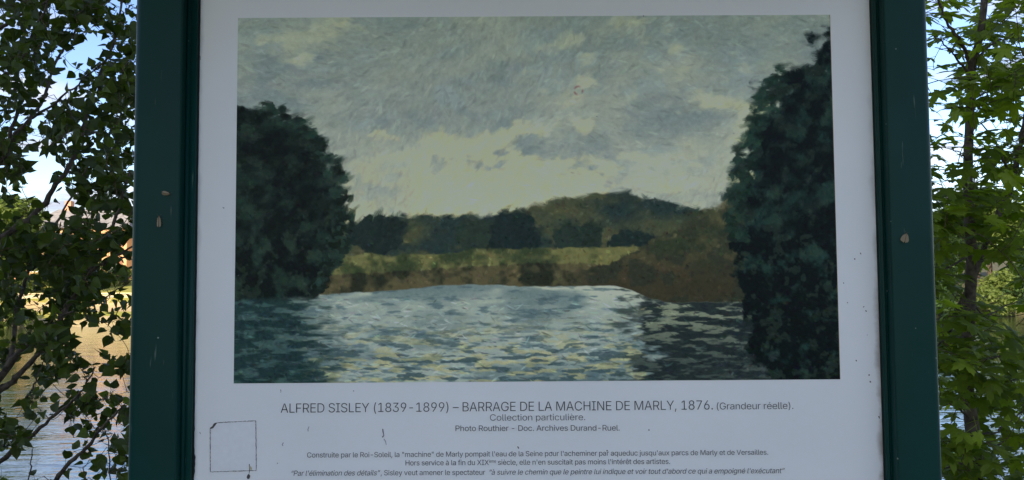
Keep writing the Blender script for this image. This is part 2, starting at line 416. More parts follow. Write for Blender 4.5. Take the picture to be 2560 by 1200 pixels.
# tall trees behind the photographer: their shade lies over the sign and the near trees
MAT['shade'] = leaf_mat('lime_leaves', (0.03, 0.07, 0.02), (0.06, 0.11, 0.03), 0.2, 1.2, 0.6, 0.2)
cm = crown_mesh('crown', MAT['shade'], 77, 5.0, 5.2, 9000, 0.42, clumps=60, dense=0.1)
tm = trunk_mb(9.0, 0.28, 3, 3.6, 1)
tmo = bpy.data.meshes.new('trunk'); tmo.from_pydata(tm.v, [], tm.f); tmo.materials.append(MAT['farbark'])
for i, (dist, off, zc) in enumerate(((19, -3.2, 0), (19.5, 3.4, 0), (26, 0.2, 0))):
    hd = Vector((SUNDIR.x, SUNDIR.y, 0)).normalized(); sdv = Vector((hd.y, -hd.x, 0))
    c = Vector((0, 1.0, 0)) + hd*dist + sdv*off
    gz = float(ground_z(c.x, c.y))
    t = empty('shade_tree', (c.x, c.y, gz), i*1.3)
    tag(t, 'tall leafy tree behind the photographer, shading the sign', 'tree', 'tall trees behind the photographer')
    cr_o = link(bpy.data.objects.new('crown', cm), t); cr_o.location = (0, 0, 1.55 + dist*math.tan(SUN_EL) - 5.0)
    link(bpy.data.objects.new('trunk', tmo), t)

t = tree('bush', -2.6, -1.5, 2.6, 'unseen shrub outside the picture, added to cut light from the left of the sign', cat='bush', rz=0.7, wide=0.8)  # unseen shrub, added to dim the left side of the board
# ------------------------------------------------------------------ the sign
MAT['green'] = None
m, nt, b, out = mat_new('green_powder_coat')
tc = N(nt, 'ShaderNodeTexCoord')
n = N(nt, 'ShaderNodeTexNoise', i_Scale=9.0, i_Detail=6.0); nt.links.new(tc.outputs['Object'], n.inputs['Vector'])
base = ramp(nt, n.outputs['Fac'], [(0.3, (0.004, 0.034, 0.029)), (0.7, (0.006, 0.043, 0.037))])
v = N(nt, 'ShaderNodeTexVoronoi', i_Scale=95.0); nt.links.new(tc.outputs['Object'], v.inputs['Vector'])
sepc = N(nt, 'ShaderNodeSeparateColor'); nt.links.new(v.outputs['Color'], sepc.inputs[0])
pick = N(nt, 'ShaderNodeMath', operation='GREATER_THAN'); nt.links.new(sepc.outputs[0], pick.inputs[0]); pick.inputs[1].default_value = 0.955
near_ = N(nt, 'ShaderNodeMath', operation='LESS_THAN'); nt.links.new(v.outputs['Distance'], near_.inputs[0]); near_.inputs[1].default_value = 0.085
both = N(nt, 'ShaderNodeMath', operation='MULTIPLY'); nt.links.new(pick.outputs[0], both.inputs[0]); nt.links.new(near_.outputs[0], both.inputs[1])
# rubbed streaks
mps = N(nt, 'ShaderNodeMapping'); mps.inputs['Scale'].default_value = (260, 260, 28); nt.links.new(tc.outputs['Object'], mps.inputs['Vector'])
ns = N(nt, 'ShaderNodeTexNoise', i_Scale=1.0, i_Detail=2.0); nt.links.new(mps.outputs[0], ns.inputs['Vector'])
st = N(nt, 'ShaderNodeMapRange'); st.inputs['From Min'].default_value = 0.71; st.inputs['From Max'].default_value = 0.82; st.inputs['To Max'].default_value = 0.45; nt.links.new(ns.outputs['Fac'], st.inputs['Value'])
mx0 = N(nt, 'ShaderNodeMath', operation='MAXIMUM'); nt.links.new(both.outputs[0], mx0.inputs[0]); nt.links.new(st.outputs[0], mx0.inputs[1])
mc = N(nt, 'ShaderNodeMix', data_type='RGBA'); nt.links.new(mx0.outputs[0], mc.inputs['Factor']); nt.links.new(base, mc.inputs[6]); mc.inputs[7].default_value = (0.22, 0.27, 0.24, 1)
nt.links.new(mc.outputs[2], b.inputs['Base Color'])
b.inputs['Roughness'].default_value = 0.40
b.inputs['Specular IOR Level'].default_value = 0.11
nb = N(nt, 'ShaderNodeTexNoise', i_Scale=900.0, i_Detail=2.0); nt.links.new(tc.outputs['Object'], nb.inputs['Vector'])
bp = N(nt, 'ShaderNodeBump', i_Strength=0.12, i_Distance=0.0004); nt.links.new(nb.outputs['Fac'], bp.inputs['Height']); nt.links.new(bp.outputs[0], b.inputs['Normal'])
MAT['green'] = m

# printed board: off-white, with grime gathered along its two sides
m, nt, b, out = mat_new('printed_board')
tc = N(nt, 'ShaderNodeTexCoord')
sp = N(nt, 'ShaderNodeSeparateXYZ'); nt.links.new(tc.outputs['Object'], sp.inputs[0])
ng = N(nt, 'ShaderNodeTexNoise', i_Scale=38.0, i_Detail=6.0); nt.links.new(tc.outputs['Object'], ng.inputs['Vector'])
gm = N(nt, 'ShaderNodeMath', operation='MULTIPLY_ADD'); nt.links.new(ng.outputs['Fac'], gm.inputs[0]); gm.inputs[1].default_value = 0.016; nt.links.new(sp.outputs['X'], gm.inputs[2])
g1 = N(nt, 'ShaderNodeMapRange'); g1.inputs['From Min'].default_value = 0.3545; g1.inputs['From Max'].default_value = 0.3600; nt.links.new(gm.outputs[0], g1.inputs['Value'])
gz1 = N(nt, 'ShaderNodeMapRange'); gz1.inputs['From Min'].default_value = 0.12; gz1.inputs['From Max'].default_value = -0.22; gz1.inputs['To Min'].default_value = 0.12; gz1.inputs['To Max'].default_value = 0.75; nt.links.new(sp.outputs['Z'], gz1.inputs['Value'])
gg = N(nt, 'ShaderNodeMath', operation='MULTIPLY'); nt.links.new(g1.outputs[0], gg.inputs[0]); nt.links.new(gz1.outputs[0], gg.inputs[1])
gm2 = N(nt, 'ShaderNodeMath', operation='MULTIPLY_ADD'); nt.links.new(ng.outputs['Fac'], gm2.inputs[0]); gm2.inputs[1].default_value = -0.014; nt.links.new(sp.outputs['X'], gm2.inputs[2])
g2 = N(nt, 'ShaderNodeMapRange'); g2.inputs['From Min'].default_value = -0.353; g2.inputs['From Max'].default_value = -0.3590; g2.inputs['To Max'].default_value = 0.35; nt.links.new(gm2.outputs[0], g2.inputs['Value'])
gs = N(nt, 'ShaderNodeMath', operation='MAXIMUM'); nt.links.new(gg.outputs[0], gs.inputs[0]); nt.links.new(g2.outputs[0], gs.inputs[1])
nl = N(nt, 'ShaderNodeTexNoise', i_Scale=5.0, i_Detail=7.0); nt.links.new(tc.outputs['Object'], nl.inputs['Vector'])
wb = ramp(nt, nl.outputs['Fac'], [(0.3, (0.76, 0.77, 0.775)), (0.7, (0.82, 0.825, 0.83))])
v = N(nt, 'ShaderNodeTexVoronoi', i_Scale=70.0); nt.links.new(tc.outputs['Object'], v.inputs['Vector'])
sepc = N(nt, 'ShaderNodeSeparateColor'); nt.links.new(v.outputs['Color'], sepc.inputs[0])
pick = N(nt, 'ShaderNodeMath', operation='GREATER_THAN'); nt.links.new(sepc.outputs[0], pick.inputs[0]); pick.inputs[1].default_value = 0.93
near_ = N(nt, 'ShaderNodeMath', operation='LESS_THAN'); nt.links.new(v.outputs['Distance'], near_.inputs[0]); near_.inputs[1].default_value = 0.055
both = N(nt, 'ShaderNodeMath', operation='MULTIPLY'); nt.links.new(pick.outputs[0], both.inputs[0]); nt.links.new(near_.outputs[0], both.inputs[1])
fs = N(nt, 'ShaderNodeMix', data_type='RGBA'); nt.links.new(gs.outputs[0], fs.inputs['Factor']); nt.links.new(wb, fs.inputs[6]); fs.inputs[7].default_value = (0.23, 0.19, 0.14, 1)
f2 = N(nt, 'ShaderNodeMix', data_type='RGBA'); nt.links.new(both.outputs[0], f2.inputs['Factor']); nt.links.new(fs.outputs[2], f2.inputs[6]); f2.inputs[7].default_value = (0.12, 0.12, 0.12, 1)
nt.links.new(f2.outputs[2], b.inputs['Base Color'])
b.inputs['Roughness'].default_value = 0.38; b.inputs['Specular IOR Level'].default_value = 0.4
MAT['board'] = m

def flat(name, c, rough=0.5):
    m, nt, b, out = mat_new(name)
    tc = N(nt, 'ShaderNodeTexCoord'); n = N(nt, 'ShaderNodeTexNoise', i_Scale=180.0, i_Detail=4.0); nt.links.new(tc.outputs['Object'], n.inputs['Vector'])
    nt.links.new(ramp(nt, n.outputs['Fac'], [(0.3, tuple(x*0.97 for x in c)), (0.7, tuple(min(1, x*1.03) for x in c))]), b.inputs['Base Color'])
    b.inputs['Roughness'].default_value = rough
    return m
MAT['ink'] = flat('printing_ink', (0.018, 0.022, 0.028), 0.45)
MAT['inkgrey'] = flat('small_print_ink', (0.035, 0.040, 0.048), 0.45)
MAT['stain'] = flat('dark_stain', (0.07, 0.065, 0.06), 0.8)
MAT['stain2'] = flat('faint_stain', (0.33, 0.34, 0.35), 0.8)
MAT['sticker'] = flat('clear_sticker', (0.76, 0.77, 0.79), 0.4)
MAT['rubber'] = flat('black_gasket', (0.008, 0.008, 0.008), 0.7)

sign = empty('information_sign', (0, 0, ZC))
tag(sign, 'river bank sign with dark green metal frame holding a white board with a printed painting and captions', 'sign')
sign['label'] = 'dark green metal framed sign holding a white board with a printed landscape and captions'
def sp_(px, py, y=0.0):
    p = at(px, py, y); return Vector((p.x, p.y, p.z-ZC))

# the board itself
ZT, ZB = 0.235, -0.62
MB().box(-0.3625, 0.3650, 0.0, 0.004, ZB, ZT).build('board', MAT['board'], sign)

def profile(name, pts, z0, z1, mat, parent, segs=1, wob=None):
    """pts: closed outline in x,y (counter-clockwise from above), extruded up z"""
    vs = []; fs = []
    n = len(pts)
    for k in range(segs+1):
        z = z0 + (z1-z0)*k/segs
        for (x, y) in pts: vs.append((x, y, z))
    for k in range(segs):
        for i in range(n):
            j = (i+1) % n
            fs.append((k*n+i, k*n+j, (k+1)*n+j, (k+1)*n+i))
    fs.append(tuple(range(n))[::-1]); fs.append(tuple(segs*n+i for i in range(n)))
    o = mesh_obj(name, vs, fs, mat, parent)
    for p in o.data.polygons[:-2]: p.use_smooth = True
    bm = bmesh.new(); bm.from_mesh(o.data)
    for e in bm.edges:
        if len(e.link_faces) == 2 and e.calc_face_angle(0) > R(28): e.smooth = False
    bm.to_mesh(o.data); bm.free()
    return o
def rounded_post(xa, xb, side):
    """post section: flat-ish convex front, big radius on the outer edge, small on the inner. side=-1: outer edge at low x"""
    y0, y1 = -0.0205, 0.042
    out_ = []
    W = xb - xa
    def arc(cx, cy, r, a0, a1, n):
        return [(cx+r*math.cos(R(a0+(a1-a0)*i/n)), cy+r*math.sin(R(a0+(a1-a0)*i/n))) for i in range(n+1)]
    ro, ri = 0.010, 0.0022
    # local: outer at x=0, inner at x=W ; front at y0
    pts = arc(ro, y0+ro, ro, 180, 270, 10)
    for i in range(1, 6):
        u = i/6; x = ro+(W-ro-ri)*u
        pts.append((x, y0 - 0.0012*math.sin(math.pi*u)))
    pts += arc(W-ri, y0+ri, ri, 270, 360, 5)
    pts += arc(W-ri, y1-ri, ri, 0, 90, 4) + arc(ro, y1-ro, ro, 90, 180, 8)
    if side < 0: return [(xa+x, y) for x, y in pts]
    return [(xb-x, y) for x, y in pts][::-1]
ZTOP, ZG = 0.36, -ZC-0.1
profile('post', rounded_post(-0.4105, -0.3605, -1), ZG, ZTOP, MAT['green'], sign)
profile('post', rounded_post(0.3572, 0.4042, 1), ZG, ZTOP, MAT['green'], sign)
# retaining strips, each with a shallow ridge, and a black gasket against the board
def strip(s, xi, xo):
    pts = [(xo, -0.0085), (xo, 0.0), (xi, -0.0002), (xi, -0.0062), (xi-s*-0.0008, -0.0070), (xi+(xo-xi)*0.55, -0.0078), (xi+(xo-xi)*0.60, -0.0062), (xi+(xo-xi)*0.66, -0.0062), (xi+(xo-xi)*0.70, -0.0088)]
    if s < 0: pts = pts[::-1]
    return pts
profile('retaining_strip', strip(-1, -0.3502, -0.3603), ZB, ZT, MAT['green'], sign)
profile('retaining_strip', strip(1, 0.3523, 0.3570), ZB, ZT, MAT['green'], sign)
gk = random.Random(9)
for sx, x0, x1 in ((-1, -0.3500, -0.3493), (1, 0.3515, 0.3521)):
    vs = []; fs = []; K = 240
    for k in range(K+1):
        z = ZB + (ZT-ZB)*k/K
        wob = (0.0010*max(0, gk.gauss(0.1, 0.8)) if (sx < 0 and z < -0.235) else 0.0001*gk.random())
        a = x0 - (0.0012 if sx < 0 else -0.0) ; bq = x1 + (wob if sx < 0 else 0.0006)
        if sx > 0: a = x0 - wob
        vs += [(a, -0.0009, z), (bq, -0.0009, z), (a, -0.0001, z), (bq, -0.0001, z)]
    for k in range(K):
        q = k*4
        fs += [(q, q+1, q+5, q+4), (q+1, q+3, q+7, q+5), (q+2, q, q+4, q+6)]
    mesh_obj('gasket', vs, fs, MAT['rubber'], sign)
# head of the sign, above the picture: cross rail and, added unseen to darken the board's top, a hood
MB().box(-0.3605, 0.3572, -0.016, 0.040, 0.238, 0.300).build('top_rail', MAT['green'], sign)
vs = [(-0.45, -0.30, 0.315), (0.445, -0.30, 0.315), (0.445, 0.0, 0.41), (-0.45, 0.0, 0.41), (-0.45, 0.16, 0.345), (0.445, 0.16, 0.345)]
vs += [(x, y, z+0.02) for x, y, z in vs]
mesh_obj('shading_hood', vs, [(0, 3, 2, 1), (3, 4, 5, 2), (6, 7, 8, 9), (9, 8, 11, 10), (0, 1, 7, 6), (4, 10, 11, 5), (0, 6, 9, 3), (3, 9, 10, 4), (1, 2, 8, 7), (2, 5, 11, 8)], MAT['green'], sign)
MB().box(-0.3605, 0.3572, -0.012, 0.036, ZB-0.05, ZB-0.002).build('bottom_rail', MAT['green'], sign)

# ---- printed picture: a plain river landscape in dabs of paint, as colours of a fine grid
def srgb(c):
    c = np.asarray(c, float)/255.0
    return np.where(c <= 0.04045, c/12.92, ((c+0.055)/1.055)**2.4)
PW, PH = 860, 526
rng = np.random.default_rng(12)
def vnoise(w, h, cell, seed, oct_=4, stretch=(1, 1)):
    r = np.random.default_rng(seed); out = np.zeros((h, w)); amp = 1.0; tot = 0
    for o_ in range(oct_):
        cw = max(2, int(w/(cell*stretch[0])*2**o_)+2); ch = max(2, int(h/(cell*stretch[1])*2**o_)+2)
        g = r.random((ch, cw))
        X = np.linspace(0, cw-1.001, w); Y = np.linspace(0, ch-1.001, h)
        xi = X.astype(int); yi = Y.astype(int); fx = X-xi; fy = (Y-yi)[:, None]
        fx = fx*fx*(3-2*fx); fy = fy*fy*(3-2*fy)
        a = g[yi][:, xi]; b_ = g[yi][:, xi+1]; c_ = g[yi+1][:, xi]; d_ = g[yi+1][:, xi+1]
        out += amp*((a*(1-fx)+b_*fx)*(1-fy) + (c_*(1-fx)+d_*fx)*fy); tot += amp; amp *= 0.55
    return out/tot
U, Vv = np.meshgrid(np.linspace(0, 1, PW), np.linspace(0, 1, PH))    # V from the top down
def mix3(a, b_, t): return a[None, None, :]*(1-t[..., None]) + b_[None, None, :]*t[..., None]
def over(img, c, mask): img[:] = img*(1-mask[..., None]) + c*mask[..., None]
ss = lambda a, b_, x: np.clip((x-a)/(b_-a), 0, 1)**2*(3-2*np.clip((x-a)/(b_-a), 0, 1))
C = lambda *c: np.array(c, float)
n1 = vnoise(PW, PH, 95, 1, 5, (1.5, 0.8)); n2 = vnoise(PW, PH, 40, 2, 4, (1.6, .8)); n3 = vnoise(PW, PH, 16, 3, 3)
n4 = vnoise(PW, PH, 130, 8, 4, (1.6, 0.7))
img = mix3(C(108, 124, 124), C(156, 162, 140), ss(0.3, 0.72, n1*0.75+Vv*0.35))
over(img, C(192, 186, 134), ss(0.50, 0.57, n4*0.45+n2*0.4+Vv*0.28)*0.85)
over(img, C(126, 138, 130), ss(0.52, 0.62, vnoise(PW, PH, 70, 31, 5, (1.7, 0.7)))*0.6)
over(img, C(120, 140, 143), ss(0.55, 0.68, n2)*0.45)
over(img, C(196, 188, 128), ss(0.58, 0.70, n2*0.6+Vv*0.42)*0.5*(Vv < 0.6))
over(img, C(108, 128, 126), ss(0.25, 0.0, Vv)*0.45)
# low wooded hill and meadow
hill = 0.575 - 0.085*np.exp(-((U-0.62)/0.17)**2) - 0.025*np.exp(-((U-0.30)/0.10)**2) + (n3-0.5)*0.022
hm = ss(-0.004, 0.004, Vv-hill)
over(img, mix3(C(38, 54, 52), C(66, 74, 56), ss(0.35, 0.65, n2)), hm)
over(img, C(86, 84, 56), hm*ss(0.58, 0.68, n3*0.5+n2*0.5)*0.5)
# hedges and rounded trees along the bank
for (u0, v0, ru, rv, c) in ((0.235, 0.60, 0.05, 0.055, (30, 44, 42)), (0.40, 0.605, 0.035, 0.05, (40, 54, 46)), (0.465, 0.60, 0.045, 0.062, (28, 42, 42)), (0.57, 0.62, 0.05, 0.05, (36, 50, 44)), (0.66, 0.635, 0.045, 0.045, (30, 44, 42))):
    d = ((U-u0)/ru)**2 + ((Vv-v0)/rv)**2 + (n3-0.5)*1.1
    over(img, C(*c)*(0.85+0.3*n3[..., None]), ss(1.05, 0.92, d))
bank = 0.672 + 0.012*np.sin(U*9) + (n3-0.5)*0.012
over(img, mix3(C(54, 66, 44), C(104, 106, 66), ss(0.38, 0.62, n3*0.5+n2*0.5)), ss(-0.003, 0.003, Vv-bank+0.022+(n2-0.5)*0.03)*(U > 0.12)*(U < 0.80))
over(img, mix3(C(38, 44, 34), C(86, 82, 58), ss(0.35, 0.62, n3*0.6+n2*0.4)), ss(-0.003, 0.003, Vv-bank-0.022)*(U < 0.84))
# ochre bluff on the right, under the trees
bl = 0.695 - 0.185*ss(0.56, 0.86, U) + (n3-0.5)*0.04 + (n2-0.5)*0.05
bm_ = ss(-0.005, 0.005, Vv-bl)*ss(0.55, 0.60, U)
over(img, mix3(C(48, 58, 42), C(92, 90, 62), ss(0.35, 0.65, n2)), bm_)
over(img, C(54, 50, 38), bm_*ss(0.60, 0.74, Vv+(n2-0.5)*0.1)*0.8)
over(img, C(42, 50, 40), bm_*ss(0.47, 0.56, n3*0.5+n2*0.5)*0.75)
# water
shore = 0.745 + 0.02*np.sin(U*7+1)*ss(0.52, 0.3, U) + 0.045*ss(0.62, 0.72, U) + (n3-0.5)*0.008
wm = ss(-0.002, 0.002, Vv-shore)
n5 = vnoise(PW, PH, 60, 15, 4, (2.5, 0.6)); n6 = vnoise(PW, PH, 8, 16, 3, (2.8, 0.6))
over(img, mix3(C(96, 115, 113), C(126, 141, 133), ss(0.35, 0.65, n5)), wm)
over(img, C(166, 174, 148), wm*ss(0.83, 0.73, Vv)*ss(0.45, 0.6, n5)*0.7)
over(img, C(72, 96, 100), wm*ss(0.55, 0.66, n6*0.6+Vv*0.22+0.04)*0.75)
over(img, C(146, 144, 96), wm*ss(0.53, 0.60, vnoise(PW, PH, 9, 61, 3, (2.6, 0.6)))*0.55*ss(0.78, 0.95, Vv)*(U < 0.68))
over(img, C(58, 80, 84), wm*ss(0.55, 0.63, vnoise(PW, PH, 8, 62, 3, (3.0, 0.6)))*0.85*ss(0.80, 0.95, Vv))
over(img, mix3(C(26, 36, 38), C(60, 72, 66), ss(0.5, 0.66, n6)), wm*ss(0.64, 0.69, U+(n6-0.5)*0.16+(n3-0.5)*0.05)*0.9)
over(img, C(126, 136, 112), wm*ss(0.655, 0.69, U)*ss(0.57, 0.66, n6)*ss(0.95, 0.80, U)*ss(0.97, 0.80, Vv)*0.75)
over(img, mix3(C(26, 48, 50), C(54, 80, 78), ss(0.45, 0.62, n6)), wm*ss(0.165, 0.07, U-(Vv-0.75)*0.12+(n6-0.5)*0.12)*0.95)
# tree masses left and right
n7 = vnoise(PW, PH, 30, 21, 5)*0.75 + vnoise(PW, PH, 9, 22, 3)*0.25
dl = np.sqrt(((U-0.00)/0.175)**2 + ((Vv-0.55)/0.30)**2) + (n7-0.5)*0.22
lm = ss(1.02, 0.97, dl)*ss(0.785, 0.765, Vv+(n7-0.5)*0.02)
dl2 = np.sqrt(((U-0.10)/0.075)**2 + ((Vv-0.60)/0.19)**2) + (n7-0.5)*0.3
lm = np.maximum(lm, ss(1.02, 0.95, dl2)*ss(0.785, 0.765, Vv+(n7-0.5)*0.02))
tcol = mix3(C(13, 22, 23), C(30, 48, 42), ss(0.46, 0.66, n3*0.55+n7*0.45 + 0.10*(1-Vv)))
over(img, tcol, lm)
dr_ = np.sqrt(((U-1.03)/0.20)**2 + ((Vv-0.62)/0.54)**2) + (n7-0.5)*0.50 + (n3-0.5)*0.22
rm = ss(1.02, 0.96, dr_)
tcol2 = mix3(C(11, 20, 22), C(28, 50, 46), ss(0.50, 0.64, n3*0.5+n7*0.5 + 0.08*(0.6-Vv)))
over(img, tcol2, rm)
lt = ss(0.57, 0.64, vnoise(PW, PH, 12, 71, 3))*np.maximum(lm, rm)*0.45
over(img, C(48, 66, 54), lt)
for kx in range(230):     # loose leaf tufts on the rim of the right-hand trees
    a = rng.uniform(2.2, 4.1); u0 = 1.03+0.195*math.cos(a)*rng.uniform(0.92, 1.1); v0 = 0.62-0.56*math.sin(a+math.pi)*-rng.uniform(0.95, 1.08)*0-0.56*abs(math.sin(a))*rng.uniform(0.9, 1.06)
    if u0 > 1 or v0 < 0.03: continue
    d = ((U-u0)/rng.uniform(0.003, 0.010))**2 + ((Vv-v0)/rng.uniform(0.004, 0.014))**2 + (n3-0.5)*2
    over(img, C(32, 54, 46)*rng.uniform(0.6, 1.15), ss(1.1, 0.8, d)*0.9)
for kx in range(260):
    a = rng.uniform(-1.5, 1.35); u0 = 0.178*math.cos(a)*rng.uniform(0.93, 1.09); v0 = 0.55-0.305*math.sin(a)*rng.uniform(0.95, 1.06)
    if u0 < 0 or v0 > 0.76: continue
    d = ((U-u0)/rng.uniform(0.003, 0.011))**2 + ((Vv-v0)/rng.uniform(0.004, 0.014))**2 + (n3-0.5)*2
    over(img, C(30, 48, 42)*rng.uniform(0.5, 1.3), ss(1.1, 0.8, d)*0.9)
# brush dabs
src = img.copy()
def dabs(n, L, W_, region, jit, ang):
    ys_, xs_ = rng.integers(0, PH, n), rng.integers(0, PW, n)
    for y0, x0 in zip(ys_, xs_):
        if not region(x0/PW, y0/PH): continue
        l = L*rng.uniform(0.6, 1.4); w_ = W_*rng.uniform(0.6, 1.3); a = ang(x0/PW, y0/PH) + rng.normal()*0.35
        rr = int(l)+2
        ya, yb, xa, xb = max(0, y0-rr), min(PH, y0+rr+1), max(0, x0-rr), min(PW, x0+rr+1)
        yy, xx = np.mgrid[ya:yb, xa:xb]
        dx_, dy_ = xx-x0, yy-y0
        p = dx_*math.cos(a)+dy_*math.sin(a); q = -dx_*math.sin(a)+dy_*math.cos(a)
        q = q + 0.03*p*p/l
        mk = np.clip(1.25-(p/l)**2-(q/w_)**2, 0, 1)
        mk = mk*(0.65+0.35*np.sin(q*2.6+p*0.15+x0))
        c = src[y0, x0]*(1+rng.normal()*jit) + rng.normal(size=3)*jit*26
        img[ya:yb, xa:xb] = img[ya:yb, xa:xb]*(1-mk[..., None]*0.8) + c*mk[..., None]*0.8
sky_r = lambda u, v_: v_ < 0.6
low_r = lambda u, v_: (0.5 < v_ < 0.735 and src[int(v_*PH), int(u*PW)].mean() < 128) or ((u < 0.2 or u > 0.8) and src[int(v_*PH), int(u*PW)].mean() < 75)
wat_r = lambda u, v_: v_ > 0.775 and not (u < 0.02)
dabs(5200, 11, 5, sky_r, 0.030, lambda u, v_: -0.45+0.5*math.sin(u*7+v_*5))
dabs(9000, 4.0, 2.4, low_r, 0.13, lambda u, v_: rng.uniform(0, 3.14))
src = img.copy()
dabs(8000, 7, 2.2, sky_r, 0.060, lambda u, v_: -0.5+0.7*math.sin(u*9+v_*6))
dabs(9000, 6, 1.3, wat_r, 0.16, lambda u, v_: 0.04)
dabs(5000, 2.6, 1.5, low_r, 0.22, lambda u, v_: rng.uniform(0, 3.14))
grain = (rng.random((PH, PW))-0.5)*5 + (vnoise(PW, PH, 4, 44, 2)-0.5)*9
img += grain[..., None]
# pinkish ring smudge in the sky, yellowed right border
ring = np.hypot((U-0.573)*PW, (Vv-0.208)*PH); ang_ = np.arctan2(Vv-0.208, U-0.573)
over(img, C(120, 84, 84), ss(2.0, 0.8, np.abs(ring-6.0))*(0.35+0.35*np.sin(ang_*3+1)))
over(img, C(110, 92, 40), ss(0.9987, 0.9996, U+(n3-0.5)*0.001)*0.8)
d_ = np.clip((img.mean(2, keepdims=True)-70)/60, 0, 1)
img = img*(0.90+0.15*d_) + np.array([3, 0, -1])*d_
img = np.clip(img, 4, 235)
lin = srgb(img)*np.array([1/0.38, 1/0.42, 1/0.47])
lin = np.clip(lin-0.006, 0.0012, 0.85)
hw, hh = 0.31, 0.37922/2
gx = np.linspace(-hw, hw, PW); gz = np.linspace(hh, -hh, PH)
XX, ZZ_ = np.meshgrid(gx, gz)
V3 = np.stack([XX, np.full_like(XX, -0.0004), ZZ_], -1).reshape(-1, 3)
ii = np.arange(PW*PH).reshape(PH, PW)
FQ = np.stack([ii[:-1, :-1], ii[1:, :-1], ii[1:, 1:], ii[:-1, 1:]], -1).reshape(-1, 4)
me = np_mesh('printed_picture', V3, FQ)
at_ = me.color_attributes.new('print', 'FLOAT_COLOR', 'POINT')
at_.data.foreach_set('color', np.concatenate([lin.reshape(-1, 3), np.ones((PW*PH, 1))], 1).astype(np.float32).ravel())
m, nt, b, out = mat_new('printed_picture')
ca = N(nt, 'ShaderNodeAttribute', attribute_name='print'); nt.links.new(ca.outputs['Color'], b.inputs['Base Color'])
b.inputs['Roughness'].default_value = 0.42; b.inputs['Specular IOR Level'].default_value = 0.10
tc = N(nt, 'ShaderNodeTexCoord'); nb = N(nt, 'ShaderNodeTexNoise', i_Scale=500.0, i_Detail=3.0); nt.links.new(tc.outputs['Object'], nb.inputs['Vector'])
bp = N(nt, 'ShaderNodeBump', i_Strength=0.1, i_Distance=0.0004); nt.links.new(nb.outputs['Fac'], bp.inputs['Height']); nt.links.new(bp.outputs[0], b.inputs['Normal'])
me.materials.append(m)
tag(link(bpy.data.objects.new('printed_picture', me), sign), 'printed painting of a river between dark trees under a cloudy sky')

